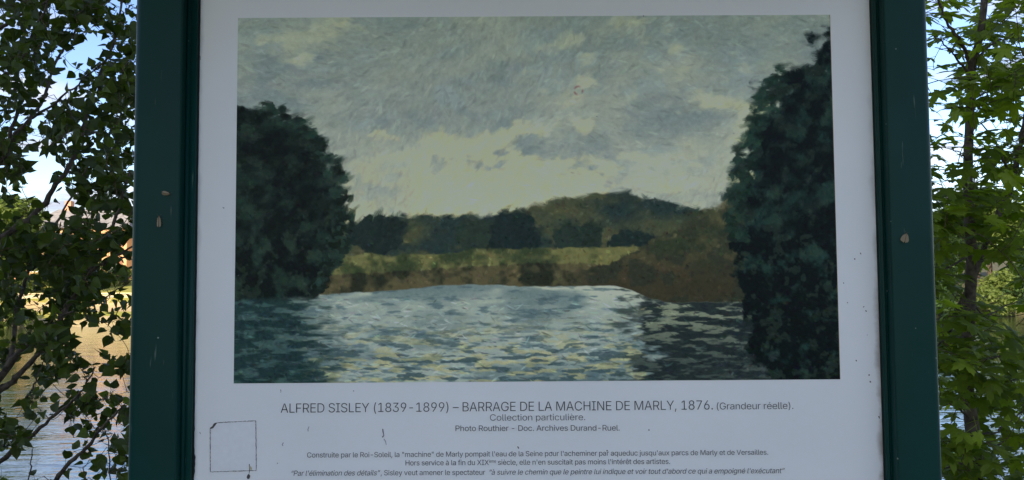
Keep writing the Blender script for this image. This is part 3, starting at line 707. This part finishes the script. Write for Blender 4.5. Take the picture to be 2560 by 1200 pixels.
# ---- captions
import os
FONT = None
try:      # the plain sans serif that ships inside Blender; its built-in face is the fallback
    FONT = bpy.data.fonts.load(os.path.join(bpy.utils.resource_path('LOCAL'), 'datafiles', 'fonts', 'Inter.woff2'))
except Exception as e:
    pass
from mathutils.geometry import interpolate_bezier
def text_mesh(txt, offset=0.0, spacing=0.965):
    """letters as flat faces: every outline drawn in by -offset, then filled one by one"""
    thin = -offset
    cu = bpy.data.curves.new('caption', 'FONT'); cu.body = txt; cu.size = 1.0; cu.space_character = spacing
    if FONT: cu.font = FONT
    ob = bpy.data.objects.new('caption', cu); scene.collection.objects.link(ob)
    dg = bpy.context.evaluated_depsgraph_get(); dg.update()
    cv = ob.evaluated_get(dg).to_curve(dg)
    loops = []
    for sp in cv.splines:
        P_ = []
        bp_ = sp.bezier_points
        for i in range(len(bp_)):
            p, q = bp_[i], bp_[(i+1) % len(bp_)]
            straight = (p.handle_right-p.co).length < 1e-5 and (q.handle_left-q.co).length < 1e-5
            seg = [p.co] if straight else interpolate_bezier(p.co, p.handle_right, q.handle_left, q.co, 5)[:-1]
            for v_ in seg:
                if not P_ or (Vector((v_[0], v_[1]))-P_[-1]).length > 2e-4: P_.append(Vector((v_[0], v_[1])))
        if len(P_) > 2 and (P_[0]-P_[-1]).length < 2e-4: P_.pop()
        if len(P_) < 3: continue
        ar = sum(P_[i].x*P_[(i+1) % len(P_)].y - P_[(i+1) % len(P_)].x*P_[i].y for i in range(len(P_)))/2
        loops.append((ar, P_))
    ob.to_curve_clear() if hasattr(ob, 'to_curve_clear') else None
    bpy.data.objects.remove(ob); bpy.data.curves.remove(cu)
    big = max(loops, key=lambda l: abs(l[0])); sgn = 1 if big[0] > 0 else -1
    def inset(P_):
        n = len(P_); out_ = []
        for i in range(n):
            a_, b_, c_ = P_[i-1], P_[i], P_[(i+1) % n]
            d1 = (b_-a_).normalized(); d2 = (c_-b_).normalized()
            n1_ = Vector((-d1.y, d1.x))*sgn; n2_ = Vector((-d2.y, d2.x))*sgn
            h_ = n1_+n2_; k_ = max(0.6, h_.length_squared/2)
            out_.append(b_ + h_*(thin/k_))
        return out_
    # fill by the non-zero rule, in fine rows (the outlines of this face cross themselves)
    V_ = []; F_ = []
    items = sorted(((min(p.x for p in P_), max(p.x for p in P_), inset(P_)) for a_, P_ in loops), key=lambda t_: t_[0])
    glyphs = []
    for x0_, x1_, Q_ in items:               # outlines that overlap sideways are one letter
        if glyphs and x0_ < glyphs[-1][0]-0.01: glyphs[-1][1].append(Q_); glyphs[-1][0] = max(glyphs[-1][0], x1_)
        else: glyphs.append([x1_, [Q_]])
    for _, Ls in glyphs:
        E_ = [(Q_[i].x, Q_[i].y, Q_[(i+1) % len(Q_)].x, Q_[(i+1) % len(Q_)].y) for Q_ in Ls for i in range(len(Q_))]
        ys_ = [e[1] for e in E_]; lo_, hi_ = min(ys_), max(ys_)
        rows_ = max(6, int(round((hi_-lo_)/0.011))); h_ = (hi_-lo_)/rows_
        for r_ in range(rows_):
            yc = lo_+(r_+0.5)*h_ + 1.3e-7; cx_ = []
            for ax, ay, bx_, by in E_:
                if (ay <= yc) != (by <= yc):
                    sl_ = (bx_-ax)/(by-ay); cx_.append((ax+sl_*(yc-ay), 1 if by > ay else -1, max(-1.0, min(1.0, sl_))))
            cx_.sort(); wn = 0; st_ = None
            for x_, d_w, sl_ in cx_:
                pw = wn; wn += d_w
                if pw == 0 and wn != 0: st_ = (x_, sl_)
                elif pw != 0 and wn == 0 and x_-st_[0] > 1e-4:
                    b0 = len(V_); k_ = h_/2
                    V_ += [(st_[0]-st_[1]*k_, yc-k_, 0), (x_-sl_*k_, yc-k_, 0), (x_+sl_*k_, yc+k_, 0), (st_[0]+st_[1]*k_, yc+k_, 0)]
                    F_.append((b0, b0+1, b0+2, b0+3))
    me = bpy.data.meshes.new('caption'); me.from_pydata(V_, [], F_); me.update()
    return me, np.array(V_, np.float32)
_, hco = text_mesh('H')
CAPH = float(hco[:, 1].max())
def caption(txt, x0, x1, y0, y1, cap_px, ital=False, mat='inkgrey', off=-0.002, name='caption_line', raise_px=0.0):
    me, co = text_mesh(txt, off)
    A = sp_(x0, y0-raise_px); B = sp_(x1, y1-raise_px)
    mnx, mxx = co[:, 0].min(), co[:, 0].max()
    wd = (B-A).length
    pxm = wd/(x1-x0)
    sy = cap_px*pxm/CAPH
    x = (co[:, 0]-mnx)/(mxx-mnx)
    if ital:
        sl = 0.20*sy/wd
        x = x*(1-CAPH*sl) + co[:, 1]*sl
    X = A.x + x*(B.x-A.x); Z = A.z + x*(B.z-A.z) + co[:, 1]*sy
    out_ = np.stack([X, -0.00045 - co[:, 2]*0.05, Z], 1).astype(np.float32)
    me.vertices.foreach_set('co', out_.ravel()); me.materials.clear(); me.materials.append(MAT[mat]); me.update()
    me.name = name
    return link(bpy.data.objects.new(name, me), sign)
def bl(x, xa, ya, xb, yb): return ya + (yb-ya)*(x-xa)/(xb-xa)
T = lambda txt, x0, x1, base, cap, **k: caption(txt, x0, x1, bl(x0, *base), bl(x1, *base), cap, **k)
b1 = (702, 1031.9, 1780, 1023.7)
T('ALFRED SISLEY (1839-1899) – BARRAGE DE LA MACHINE DE MARLY, 1876.', 702, 1782, b1, 23, mat='ink', off=-0.006)
T('(Grandeur réelle).', 1792, 1983, b1, 17, mat='ink', off=-0.006)
T('Collection particulière.', 1225, 1463, (1225, 1051.6, 1463, 1050.2), 15.8, off=-0.006)
T('Photo Routhier - Doc. Archives Durand-Ruel.', 1139, 1549, (1139, 1077.6, 1549, 1076.2), 13.8, off=-0.002)
T('Construite par le Roi-Soleil, la "machine" de Marly pompait l\'eau de la Seine pour l\'acheminer par aqueduc jusqu\'aux parcs de Marly et de Versailles.', 768, 1920, (768, 1143.7, 1920, 1136.5), 12.6, off=-0.002)
b5 = (1014, 1163.4, 1675, 1159.5)
T('Hors service à la fin du XIX', 1014, 1222, b5, 12.8, off=-0.002)
T('ème', 1223, 1240, b5, 8.0, off=-0.002, raise_px=5.5)
T("siècle, elle n'en suscitait pas moins l'intérêt des artistes.", 1245, 1675, b5, 12.8, off=-0.002)
b6 = (727, 1189.3, 1962, 1182.6)
T("“Par l'élimination des détails”", 727, 951, b6, 12.8, ital=True, off=-0.002)
T(", Sisley veut amener le spectateur", 952, 1213, b6, 12.8, off=-0.002)
T("“à suivre le chemin que le peintre lui indique et voir tout d'abord ce qui a empoigné l'exécutant”", 1222, 1962, b6, 12.8, ital=True, off=-0.002)

# ---- sticker (its code left out), stains, droppings, a small tear
def patch(name, poly_px, mat, y=-0.0006, th=0.0002, parent=sign):
    P_ = [sp_(px, py, 0.0) for px, py in poly_px]
    n = len(P_)
    vs = [(p.x, y, p.z) for p in P_] + [(p.x, y+th, p.z) for p in P_]
    fs = [tuple(range(n))] + [(i, n+i, n+(i+1) % n, (i+1) % n) for i in range(n)]
    return mesh_obj(name, vs, fs, mat, parent)
Xs = lambda x, y: (510+x/7.056, 1030+y/7.056)
stk = patch('sticker', [Xs(115, 1055), Xs(925, 1028), Xs(918, 152), Xs(255, 185), Xs(200, 215), Xs(160, 275), Xs(118, 295)], MAT['sticker'], y=-0.00035, th=0.0003)
stk['label'] = 'pale square sticker with dirty outline and lifted corner'
def line_px(name, pts, wpx, mat, y=-0.0007, parent=None):
    k = random.Random(len(pts)+int(pts[0][0]))
    up = []; dn = []
    for i, (x, yy) in enumerate(pts):
        nxp = pts[min(i+1, len(pts)-1)]; pv = pts[max(0, i-1)]
        dx_, dy_ = nxp[0]-pv[0], nxp[1]-pv[1]; L = math.hypot(dx_, dy_) or 1
        ww = wpx*k.uniform(0.35, 1.0)/2
        up.append((x-dy_/L*ww, yy+dx_/L*ww)); dn.append((x+dy_/L*ww, yy-dx_/L*ww))
    vs = [sp_(*p) for p in up+dn]; n = len(up)
    return mesh_obj(name, [(v.x, y, v.z) for v in vs], [(i, i+1, n+i+1, n+i) for i in range(n-1)], mat, parent)
def subdiv(a, b_, n, j, k): return [(a[0]+(b_[0]-a[0])*i/n+k.uniform(-j, j), a[1]+(b_[1]-a[1])*i/n+k.uniform(-j, j)) for i in range(n+1)]
k = random.Random(5)
for a, b_ in ((Xs(255, 185), Xs(918, 152)), (Xs(918, 152), Xs(925, 1028)), (Xs(925, 1028), Xs(115, 1055)), (Xs(115, 1055), Xs(113, 300))):
    line_px('dirt_line', subdiv(a, b_, 40, 0.35, k), 2.0, MAT['stain'], parent=stk)
patch('dirty_corner', [Xs(108, 300), Xs(112, 275), Xs(150, 250), Xs(175, 205), Xs(200, 190), Xs(255, 182), Xs(225, 205), Xs(200, 240), Xs(165, 285)], MAT['stain'], y=-0.0009, parent=stk)
line_px('stain', [(624, 1160), (624.5, 1175), (623, 1184)], 2.4, MAT['stain'], parent=sign)
patch('stain', [(623, 1184), (626, 1190), (624, 1196), (620, 1198), (617, 1193), (619, 1187)], MAT['stain'])
patch('stain', [(624, 1163), (629, 1167), (631, 1174), (625, 1174)], flat('yellow_stain', (0.5, 0.45, 0.28)), y=-0.0008)
for pts, wp, mt in (([(957, 1072), (958, 1080), (960, 1088), (956, 1093)], 3.5, 'stain'), ([(960, 1097), (964, 1103), (966, 1112)], 2.2, 'stain2'),
                    ([(773, 1066), (770, 1074), (771, 1078)], 3, 'stain2'), ([(709, 1106), (706, 1111), (708, 1115)], 4, 'stain2'),
                    ([(702, 974), (703, 978), (702, 981)], 2.6, 'stain'), ([(1294, 1116), (1297, 1121)], 4, 'stain'), ([(2108, 706), (2109, 709)], 3, 'stain'),
                    ([(2172, 935), (2172, 939)], 4, 'stain'), ([(2174, 952), (2176, 956)], 4.5, 'stain'), ([(2150, 632), (2152, 636)], 3, 'stain'), ([(2117, 755), (2119, 758)], 3, 'stain'),
                    ([(2196, 1040), (2198, 1046)], 4, 'stain'), ([(557, 518), (561, 521)], 4, 'stain2'), ([(497, 46), (499, 51)], 3, 'stain'), ([(501, 140), (502, 150)], 3, 'stain2'),
                    ([(2139, 900), (2141, 903)], 3, 'stain'), ([(2157, 768), (2160, 766)], 3, 'stain'), ([(2163, 776), (2166, 779)], 3, 'stain'), ([(500, 1080), (502, 1085)], 3, 'stain2')):
    line_px('stain', pts, wp, MAT[mt], parent=sign)
for i in range(26):       # fly specks over print and border
    x = k.uniform(500, 2170); y = k.uniform(10, 1190)
    if 590 < x < 2090 and 960 > y > 40 and k.random() < 0.5: continue
    r_ = k.uniform(0.8, 1.6)
    patch('fly_speck', [(x-r_, y), (x, y+r_), (x+r_*1.2, y+r_*0.3), (x+r_*0.4, y-r_)], MAT['stain'], y=-0.0007)

# ---- small insects clinging to the posts
MAT['wing'] = flat('pale_wing', (0.21, 0.17, 0.10), 0.6); MAT['mothbody'] = flat('brown_body', (0.16, 0.09, 0.04), 0.7)
def ell(mb, c, r, n=8, m_=6):
    b0 = len(mb.v)
    for i in range(m_+1):
        t = math.pi*i/m_
        for j in range(n):
            a = 2*math.pi*j/n
            mb.v.append((c[0]+r[0]*math.sin(t)*math.cos(a), c[1]+r[1]*math.sin(t)*math.sin(a), c[2]+r[2]*math.cos(t)))
    for i in range(m_):
        for j in range(n):
            mb.f.append((b0+i*n+j, b0+(i+1)*n+j, b0+(i+1)*n+(j+1) % n, b0+i*n+(j+1) % n))
    return mb
def moth(px, py, rot, spread, label, size=1.0, y=-0.0225):
    p = at(px, py, y); t = empty('moth', p); t.rotation_euler = (0, rot, 0); t.scale = (size, size, size)
    tag(t, label, 'moth', 'moths clinging to the sign posts')
    ell(ell(MB(), (0, -0.0008, -0.001), (0.0007, 0.0008, 0.0036)), (0, -0.0009, 0.003), (0.0008, 0.0008, 0.0009)).build('body', MAT['mothbody'], t, True)
    for s_ in (-1, 1):
        w_ = spread
        pts_ = [(0.0003, 0.0030), (0.0010+w_*0.18, 0.0026), (0.0014+w_*0.55, 0.0006+w_*0.1), (0.0016+w_*0.92, -0.0030+w_*0.25), (0.0015+w_, -0.0048+w_*0.32), (0.0011+w_*0.8, -0.0062+w_*0.30), (0.0008+w_*0.45, -0.0060+w_*0.12), (0.0005+w_*0.15, -0.0066), (0.0002, -0.0052)]
        nv = len(pts_)
        v_ = [(s_*x_, -0.0018+0.0016*min(1, x_/0.004), z_) for x_, z_ in pts_]
        mesh_obj('wing', v_ + [(a, b_+0.00012, c_) for a, b_, c_ in v_], [tuple(range(nv)), tuple(range(2*nv-1, nv-1, -1))] + [(q, nv+q, nv+(q+1) % nv, (q+1) % nv) for q in range(nv)], MAT['wing'], t)
    an = MB()
    for s_ in (-1, 1): an.tube([(s_*0.0003, -0.001, 0.0036), (s_*0.0012, -0.0012, 0.0052), (s_*0.0024, -0.001, 0.0060)], [0.00009, 0.00007, 0.00004], 4)
    an.build('antenna', MAT['mothbody'], t)
    lg = MB()
    for s_ in (-1, 1):
        for q in range(3): lg.tube([(s_*0.0004, -0.0007, 0.0015-q*0.0012), (s_*0.0018, -0.0012, 0.0018-q*0.0016), (s_*0.0030, 0.0008, 0.0012-q*0.0022)], [0.00008]*3, 4)
    lg.build('legs', MAT['mothbody'], t)
moth(398.5, 551, 0.0, 0.0005, 'pale moth with wings folded shut, low on the left green post', 1.05)
moth(418, 484, 1.75, 0.0012, 'orange brown moth lying sideways above the pale one on the left post', 0.8)
moth(2263, 592, 0.25, 0.0030, 'tan moth with half spread wings on the right green post', 0.95)

# ------------------------------------------------------------------ near trees
def leaf_grid_poplar(rs):
    """deltoid poplar leaf with petiole, folded and curled; stem joint at origin, blade along +Y, normal +Z"""
    L = 0.064*rs.uniform(0.9, 1.1)
    outline = [(0, 0.0), (0.10, 0.30), (0.26, 0.49), (0.42, 0.46), (0.58, 0.33), (0.72, 0.22), (0.86, 0.09), (1.0, 0.0)]
    fold = rs.uniform(0.1, 0.75); curl = rs.uniform(-0.8, 0.9); tw = rs.uniform(-0.6, 0.6)
    pet = 0.035; vs = []; fs = []
    for i, (t, w_) in enumerate(outline):
        w_ = w_*rs.uniform(0.93, 1.07)
        y = t*L; zc = -curl*t*t*L*0.5
        a = tw*t*0.5
        for s_ in (-1, -0.5, 0, 0.5, 1):
            x = s_*w_*L*math.cos(fold*abs(s_)); z = zc + abs(s_)*w_*L*math.sin(fold)*0.9 + rs.uniform(-1, 1)*0.012*L*(abs(s_) == 1)
            x, z = x*math.cos(a)-z*math.sin(a), x*math.sin(a)+z*math.cos(a)
            vs.append((x, y + pet + (-0.05*L if (i == 1 and abs(s_) == 1) else 0), z))
    for i in range(len(outline)-1):
        for j in range(4):
            q = i*5+j; fs.append((q, q+1, q+6, q+5))
    b0 = len(vs); r_ = 0.0009
    vs += [(-r_, 0, 0), (r_, 0, 0), (0, 0, r_*1.6), (-r_, pet+0.004, 0), (r_, pet+0.004, 0), (0, pet+0.004, r_)]
    fs += [(b0, b0+1, b0+4, b0+3), (b0+1, b0+2, b0+5, b0+4), (b0+2, b0, b0+3, b0+5)]
    return vs, fs

def leaf_grid_maple(rs):
    """five-lobed toothed maple leaf with petiole"""
    S = 0.052*rs.uniform(0.85, 1.12)
    lobes = [(-118, 0.62), (-58, 0.95), (0, 1.12), (58, 0.95), (118, 0.62)]
    sin_r = [0.42, 0.50, 0.50, 0.42]
    pts = [(180, 0.10), (-150, 0.34)]
    for i, (a, r_) in enumerate(lobes):
        a += rs.uniform(-4, 4); r_ *= rs.uniform(0.9, 1.08)
        pts += [(a-20, r_*0.60), (a-13, r_*0.80), (a-8.5, r_*0.74), (a, r_), (a+8.5, r_*0.74), (a+13, r_*0.80), (a+20, r_*0.60)]
        if i < 4: pts.append((a+29, sin_r[i]*rs.uniform(0.85, 1.0)))
    pts.append((150, 0.34))
    pet = 0.05; droop = rs.uniform(0.15, 0.65); cup = rs.uniform(-0.25, 0.2); ph = rs.uniform(0, 6)
    def P3(a, r_):
        x = math.sin(R(a))*r_*S; y = math.cos(R(a))*r_*S
        rr = r_*r_
        z = -droop*rr*S*0.55 + cup*abs(x)*0.6 + 0.045*S*math.sin(R(a)*5+ph)*r_
        return (x, y+pet+0.2*S, z)
    vs = [P3(0, 0.0)]; fs = []
    inner = [(a, r_*0.5) for a, r_ in pts]
    n = len(pts)
    vs += [P3(a, r_) for a, r_ in inner] + [P3(a, r_) for a, r_ in pts]
    for i in range(n):
        j = (i+1) % n
        fs.append((0, 1+j, 1+i)); fs.append((1+i, 1+j, 1+n+j, 1+n+i))
    b0 = len(vs); r_ = 0.0010
    e = P3(0, 0.02)
    vs += [(-r_, 0, 0), (r_, 0, 0), (0, 0, r_*1.6), (-r_, e[1], e[2]-0.0008), (r_, e[1], e[2]-0.0008), (0, e[1], e[2])]
    fs += [(b0, b0+1, b0+4, b0+3), (b0+1, b0+2, b0+5, b0+4), (b0+2, b0, b0+3, b0+5)]
    return vs, fs

def dens(rows, x0, cw, px, py, default):
    r_ = int(py//50); c = int((px-x0)//cw)
    if 0 <= r_ < len(rows) and 0 <= c < len(rows[0]): return int(rows[r_][c])/9.0
    return default

def near_tree(name, label, base, trunk_pts, trunk_rad, branches, rows, x0, cw, span, deps, nclust, per, leaf_fn, mat, upright, seed, petiole_mat, sizes, dens_pow, outside=0.55):
    rs = random.Random(seed)
    t = empty(name, base); tag(t, label, 'tree')
    O = Vector(base)
    tb = MB(); tp = smooth_poly([Vector(p) - O for p in trunk_pts], 4)
    tr = [trunk_rad[0]+(trunk_rad[1]-trunk_rad[0])*i/(len(tp)-1) for i in range(len(tp))]
    tb.tube(tp, [r_*(1+0.06*math.sin(i*2.3)) for i, r_ in enumerate(tr)], 12).build('trunk', MAT['bark'], t, True)
    skel = []
    for pts, r0, r1 in branches:
        P_ = [Vector(p) - O for p in pts]
        sp2 = smooth_poly(P_, 4)
        sp2 = [p + Vector((rs.gauss(0, 1), rs.gauss(0, 1), rs.gauss(0, 1)))*0.003 for p in sp2]
        n = len(sp2)
        rad = [(r0+(r1-r0)*i/(n-1))*(1+0.12*math.sin(i*1.7+seed)) for i in range(n)]
        MB().tube(sp2, rad, 8).build('branch', MAT['bark'], t, True)
        skel += sp2
    skel_np = np.array([tuple(p) for p in skel])
    variants = [leaf_fn(rs) for _ in range(14)]
    meshes = []
    for vs, fs in variants:
        me = bpy.data.meshes.new('leaf'); me.from_pydata(vs, [], fs); me.materials.append(mat); me.update()
        me.polygons.foreach_set('use_smooth', [True]*len(me.polygons)); meshes.append(me)
    leaves = []; twigs = MB(); cs = []; tries = 0
    while len(cs) < nclust and tries < nclust*40:
        tries += 1
        px = rs.uniform(*span[0]); py = rs.uniform(*span[1]); dep = rs.uniform(*deps)
        d = dens(rows, x0, cw, px, py, outside)
        if rs.random() > d**dens_pow: continue
        cs.append(at(px, py, dep) - O)
    CS = np.array([tuple(c) for c in cs])
    best = np.full(len(cs), 1e9); bq = np.zeros((len(cs), 3)); done = np.zeros(len(cs), bool)
    def feed(P_):
        for q in P_:
            dd = np.linalg.norm(CS - np.array(tuple(q)), axis=1)
            w_ = dd < best; best[w_] = dd[w_]; bq[w_] = tuple(q)
    feed(skel)
    for it in range(len(cs)):
        k_ = int(np.where(done, 1e9, best).argmin()); done[k_] = True
        c = cs[k_]; q = Vector(bq[k_])
        ln_ = (c-q).length
        if ln_ < 0.02: c = c + Vector((rs.gauss(0, .05), rs.gauss(0, .05), rs.gauss(0, .05))); ln_ = (c-q).length
        mid = (q+c)/2 + Vector((0, 0, (-0.12 if upright == 'hang' else 0.04)*ln_)) + Vector((rs.gauss(0, .1), rs.gauss(0, .1), rs.gauss(0, .1)))*ln_
        tipdir = (c-mid).normalized()
        tip = c + tipdir*rs.uniform(0.03, 0.08)
        line = smooth_poly([q, mid, c, tip], 4)
        feed([line[4], line[8], line[12]])
        n = len(line)
        twigs.tube(line, [0.0012+0.0012*(1-i/(n-1))*min(1, ln_*4) for i in range(n)], 5, cap=False)
        for j in range(rs.randint(*per)):
            u = rs.uniform(0.45, 1.0); ppos = line[min(n-1, int(u*(n-1)))]
            # direction of blade
            if upright == 'hang':
                dr = Vector((rs.gauss(0, 1), rs.gauss(0, 1), rs.gauss(-0.15, 0.8)))
                nr = Vector((rs.gauss(0, 0.8), rs.gauss(-0.5, 0.8), rs.gauss(0.3, 0.7)))
            else:
                dr = Vector((rs.gauss(0, 1), rs.gauss(-0.35, 1), rs.gauss(-0.25, 0.25)))
                nr = Vector((rs.gauss(0, 0.28), rs.gauss(-0.32, 0.30), 1.0))
            dr.normalize(); nr = (nr - dr*nr.dot(dr)); nr.normalize()
            x = dr.cross(nr)
            Mx = Matrix((x, dr, nr)).transposed()
            sc = rs.uniform(*sizes)
            wp = O + ppos
            # where does its blade show
            cpos = wp + dr*0.07*sc
            dd = cpos - CAM; z_ = dd.dot(Fv)
            lx = 1280+FPX*dd.dot(R2)/z_; ly = 600-FPX*dd.dot(U2)/z_
            dl_ = dens(rows, x0, cw, lx, ly, outside)
            if dl_ < 0.12 and rs.random() > dl_*2: continue
            if rs.random() > 0.25+dl_: continue
            leaves.append((lx, ly, z_, ppos.copy(), Mx, sc, rs.randrange(14)))
    twigs.build('twigs', petiole_mat, t, True)['kind'] = 'stuff'
    vis = [(0 if (0 < l[0] < 2560 and 0 < l[1] < 1200 and not (318 < l[0] < 2330)) else 1, l[2], i) for i, l in enumerate(leaves)]
    vis.sort()
    top = set(i for _, _, i in vis[:300])
    AV = []; AF = []; off = 0
    for i, (lx, ly, z_, pos, Mx, sc, vi) in enumerate(leaves):
        m4 = Mx.to_4x4() @ Matrix.Diagonal((sc, sc, sc, 1)); m4.translation = pos
        if i in top:
            o = bpy.data.objects.new('leaf', meshes[vi]); link(o, t); o.matrix_local = m4
        else:
            vs, fs = variants[vi]
            arr = np.array(vs) @ (np.array(Mx)*sc).T + np.array(tuple(pos))
            AV.append(arr)
            AF += [tuple(off+a for a in f) for f in fs]; off += len(vs)
    if AV:
        o = mesh_obj('foliage', np.concatenate(AV).tolist(), AF, mat, t, True); o['kind'] = 'stuff'
    print(name, 'leaves', len(leaves))
    return t
def span_in(px, py, x0, cw, rows): return x0 <= px < x0+cw*len(rows[0]) and 0 <= py < 1200

ROWS_L = ["5999787899", "2798465579", "5998742269", "9996436449", "9973248759", "8755788679", "8447888799", "9623556689", "9822367588",
          "8521488588", "3345654788", "6565678579", "9985688675", "9757899855", "6668999743", "7588999843", "5578853257", "7578861367",
          "4347853566", "0046547873", "7676457377", "7862137532", "2761068547", "0210036637"]
ROWS_R = ["85756887", "76648988", "74468978", "33788879", "47864787", "67866867", "13875534", "76476567", "53267565", "56887766",
          "77877658", "88888777", "76563456", "78853435", "75343222", "88974311", "68888752", "88888855", "78888754", "78886546",
          "34656764", "75566676", "87767766", "78887756"]
def br(pts, d0, d1, r0, r1):
    n = len(pts)
    return ([at(x, y, d0+(d1-d0)*i/max(1, n-1)) for i, (x, y) in enumerate(pts)], r0, r1)
tl = at(-230, 1300, 3.5)
TL = [Vector((tl.x-0.10, 3.5, float(ground_z(tl.x, 3.5))-0.1)), Vector((tl.x-0.05, 3.5, 0.0)), at(-225, 1000, 3.5), at(-205, 500, 3.5), at(-230, -50, 3.5), at(-210, -700, 3.55)]
BL = [
    br([(-222, 1120), (-60, 1020), (0, 975), (30, 955), (70, 912), (100, 880)], 3.5, 3.4, 0.024, 0.010),
    br([(-60, 1018), (10, 930), (50, 880), (85, 848), (130, 825), (150, 795), (175, 755), (205, 715), (235, 665), (255, 625), (272, 585), (300, 520), (322, 430)], 3.45, 3.25, 0.020, 0.006),
    br([(222, 684), (252, 662), (280, 648), (320, 622), (370, 590)], 3.3, 3.2, 0.010, 0.003),
    br([(0, 945), (20, 910), (35, 845), (42, 775), (60, 720), (78, 657), (118, 600), (150, 540), (190, 470), (225, 400)], 3.45, 3.6, 0.012, 0.004),
    br([(-222, 1350), (-80, 1230), (0, 1155), (50, 1110), (90, 1080), (140, 1035), (195, 990), (220, 950), (238, 920)], 3.5, 3.0, 0.015, 0.003),
    br([(-222, 1460), (20, 1330), (100, 1255), (140, 1200), (175, 1155), (215, 1120), (250, 1075), (290, 1035), (302, 1015)], 3.5, 2.9, 0.016, 0.0035),
    br([(-215, 760), (-60, 640), (55, 560), (100, 520), (140, 460), (165, 430), (190, 380), (215, 300), (232, 240), (252, 180), (290, 90), (310, -40)], 3.5, 3.7, 0.018, 0.005),
    br([(-218, 560), (-70, 450), (5, 400), (20, 365), (40, 280), (38, 220), (60, 130), (110, 30), (140, -60)], 3.5, 3.3, 0.014, 0.004),
    br([(20, 360), (70, 300), (110, 245), (135, 165), (175, 100), (215, 30), (240, -60)], 3.5, 3.8, 0.009, 0.004),
    br([(70, 300), (135, 262), (165, 232), (195, 213), (240, 170), (300, 130)], 3.6, 3.4, 0.007, 0.003),
    br([(-225, 260), (-90, 130), (0, 70), (45, 40), (110, 8), (180, -50)], 3.5, 3.4, 0.013, 0.004),
    br([(150, 792), (190, 775), (235, 752), (280, 735), (330, 700)], 3.3, 3.2, 0.006, 0.002),
    br([(60, 1000), (85, 960), (95, 930), (120, 890)], 3.35, 3.3, 0.006, 0.002),
    br([(72, 1330), (72, 1200), (78, 1150), (80, 1120)], 3.2, 3.2, 0.004, 0.002),
    br([(275, 1290), (276, 1180), (272, 1120), (262, 1060)], 3.3, 3.3, 0.004, 0.002),
]
near_tree('poplar_tree', 'dark leaved poplar with spreading branches on the bank left of the green post', tuple(TL[0]), TL, (0.075, 0.045), BL,
          ROWS_L, 0, 33, ((-330, 480), (-120, 1320)), (2.9, 4.4), 1150, (6, 9), leaf_grid_poplar, MAT['poplar'], 'hang', 11, MAT['twig'], (0.62, 1.10), 1.8)

tr_b = at(2445, 1300, 2.55)
TR = [Vector((tr_b.x+0.01, 2.55, float(ground_z(tr_b.x, 2.55))-0.1)), at(2446, 1500, 2.55), at(2443, 1260, 2.55), at(2437, 1130, 2.55), at(2425, 1025, 2.55), at(2415, 940, 2.55), at(2418, 880, 2.55), at(2422, 800, 2.55),
      at(2426, 740, 2.55), at(2428, 620, 2.55), at(2422, 540, 2.55), at(2420, 425, 2.55), at(2422, 350, 2.55), at(2427, 250, 2.55), at(2430, 165, 2.55), at(2449, 95, 2.55), at(2461, 0, 2.55), at(2470, -160, 2.55), at(2474, -420, 2.55)]
BR = [
    br([(2365, 830), (2385, 800), (2405, 755), (2421, 722), (2448, 655), (2470, 600), (2492, 542), (2520, 480), (2545, 400), (2560, 312), (2588, 200), (2600, 60)], 2.62, 2.75, 0.016, 0.010),
    br([(2430, 172), (2415, 132), (2395, 96), (2366, 52), (2350, 18), (2335, -30)], 2.55, 2.4, 0.008, 0.004),
    br([(2428, 182), (2410, 166), (2395, 148), (2378, 128), (2360, 110), (2335, 92)], 2.55, 2.35, 0.006, 0.002),
    br([(2430, 176), (2450, 140), (2478, 112), (2520, 92), (2570, 60)], 2.55, 2.8, 0.007, 0.002),
    br([(2420, 432), (2395, 430), (2372, 432), (2350, 422), (2335, 405)], 2.55, 2.4, 0.0035, 0.0015),
    br([(2421, 400), (2400, 385), (2385, 375), (2370, 372)], 2.55, 2.45, 0.003, 0.0015),
    br([(2422, 290), (2400, 272), (2378, 268), (2345, 280)], 2.55, 2.4, 0.003, 0.0015),
    br([(2424, 255), (2460, 232), (2500, 215), (2545, 205), (2600, 190)], 2.55, 2.9, 0.005, 0.002),
    br([(2530, 440), (2500, 380), (2475, 330), (2440, 300)], 2.7, 2.6, 0.005, 0.002),
    br([(2428, 630), (2395, 655), (2365, 672), (2330, 690)], 2.55, 2.3, 0.005, 0.002),
    br([(2425, 745), (2460, 790), (2500, 770), (2560, 745)], 2.55, 2.9, 0.004, 0.002),
    br([(2420, 850), (2385, 845), (2355, 855), (2320, 885)], 2.55, 2.3, 0.005, 0.002),
    br([(2418, 905), (2460, 898), (2495, 890), (2540, 880), (2600, 850)], 2.55, 2.8, 0.005, 0.002),
    br([(2416, 950), (2450, 975), (2510, 960), (2570, 940)], 2.55, 2.7, 0.005, 0.002),
    br([(2430, 1060), (2455, 1085), (2490, 1080), (2530, 1050), (2590, 1010)], 2.55, 2.75, 0.006, 0.002),
    br([(2428, 1055), (2400, 1020), (2370, 1010), (2340, 1025)], 2.55, 2.35, 0.005, 0.002),
    br([(2440, 1170), (2480, 1130), (2520, 1100), (2580, 1098)], 2.55, 2.7, 0.005, 0.002),
    br([(2440, 1180), (2405, 1160), (2370, 1168), (2335, 1190)], 2.55, 2.3, 0.005, 0.002),
    br([(2470, 600), (2510, 640), (2560, 650), (2620, 640)], 2.62, 2.9, 0.004, 0.002),
    br([(2428, 600), (2400, 560), (2370, 545), (2335, 540)], 2.55, 2.4, 0.004, 0.002),
]
near_tree('maple_tree', 'young maple with broad green leaves and slim trunk right of the green post', tuple(TR[0]), TR, (0.030, 0.011), BR,
          ROWS_R, 2320, 30, ((2130, 2900), (-120, 1320)), (2.1, 3.5), 760, (4, 6), leaf_grid_maple, MAT['maple'], 'flat', 23, MAT['twig'], (0.95, 1.5), 1.3)
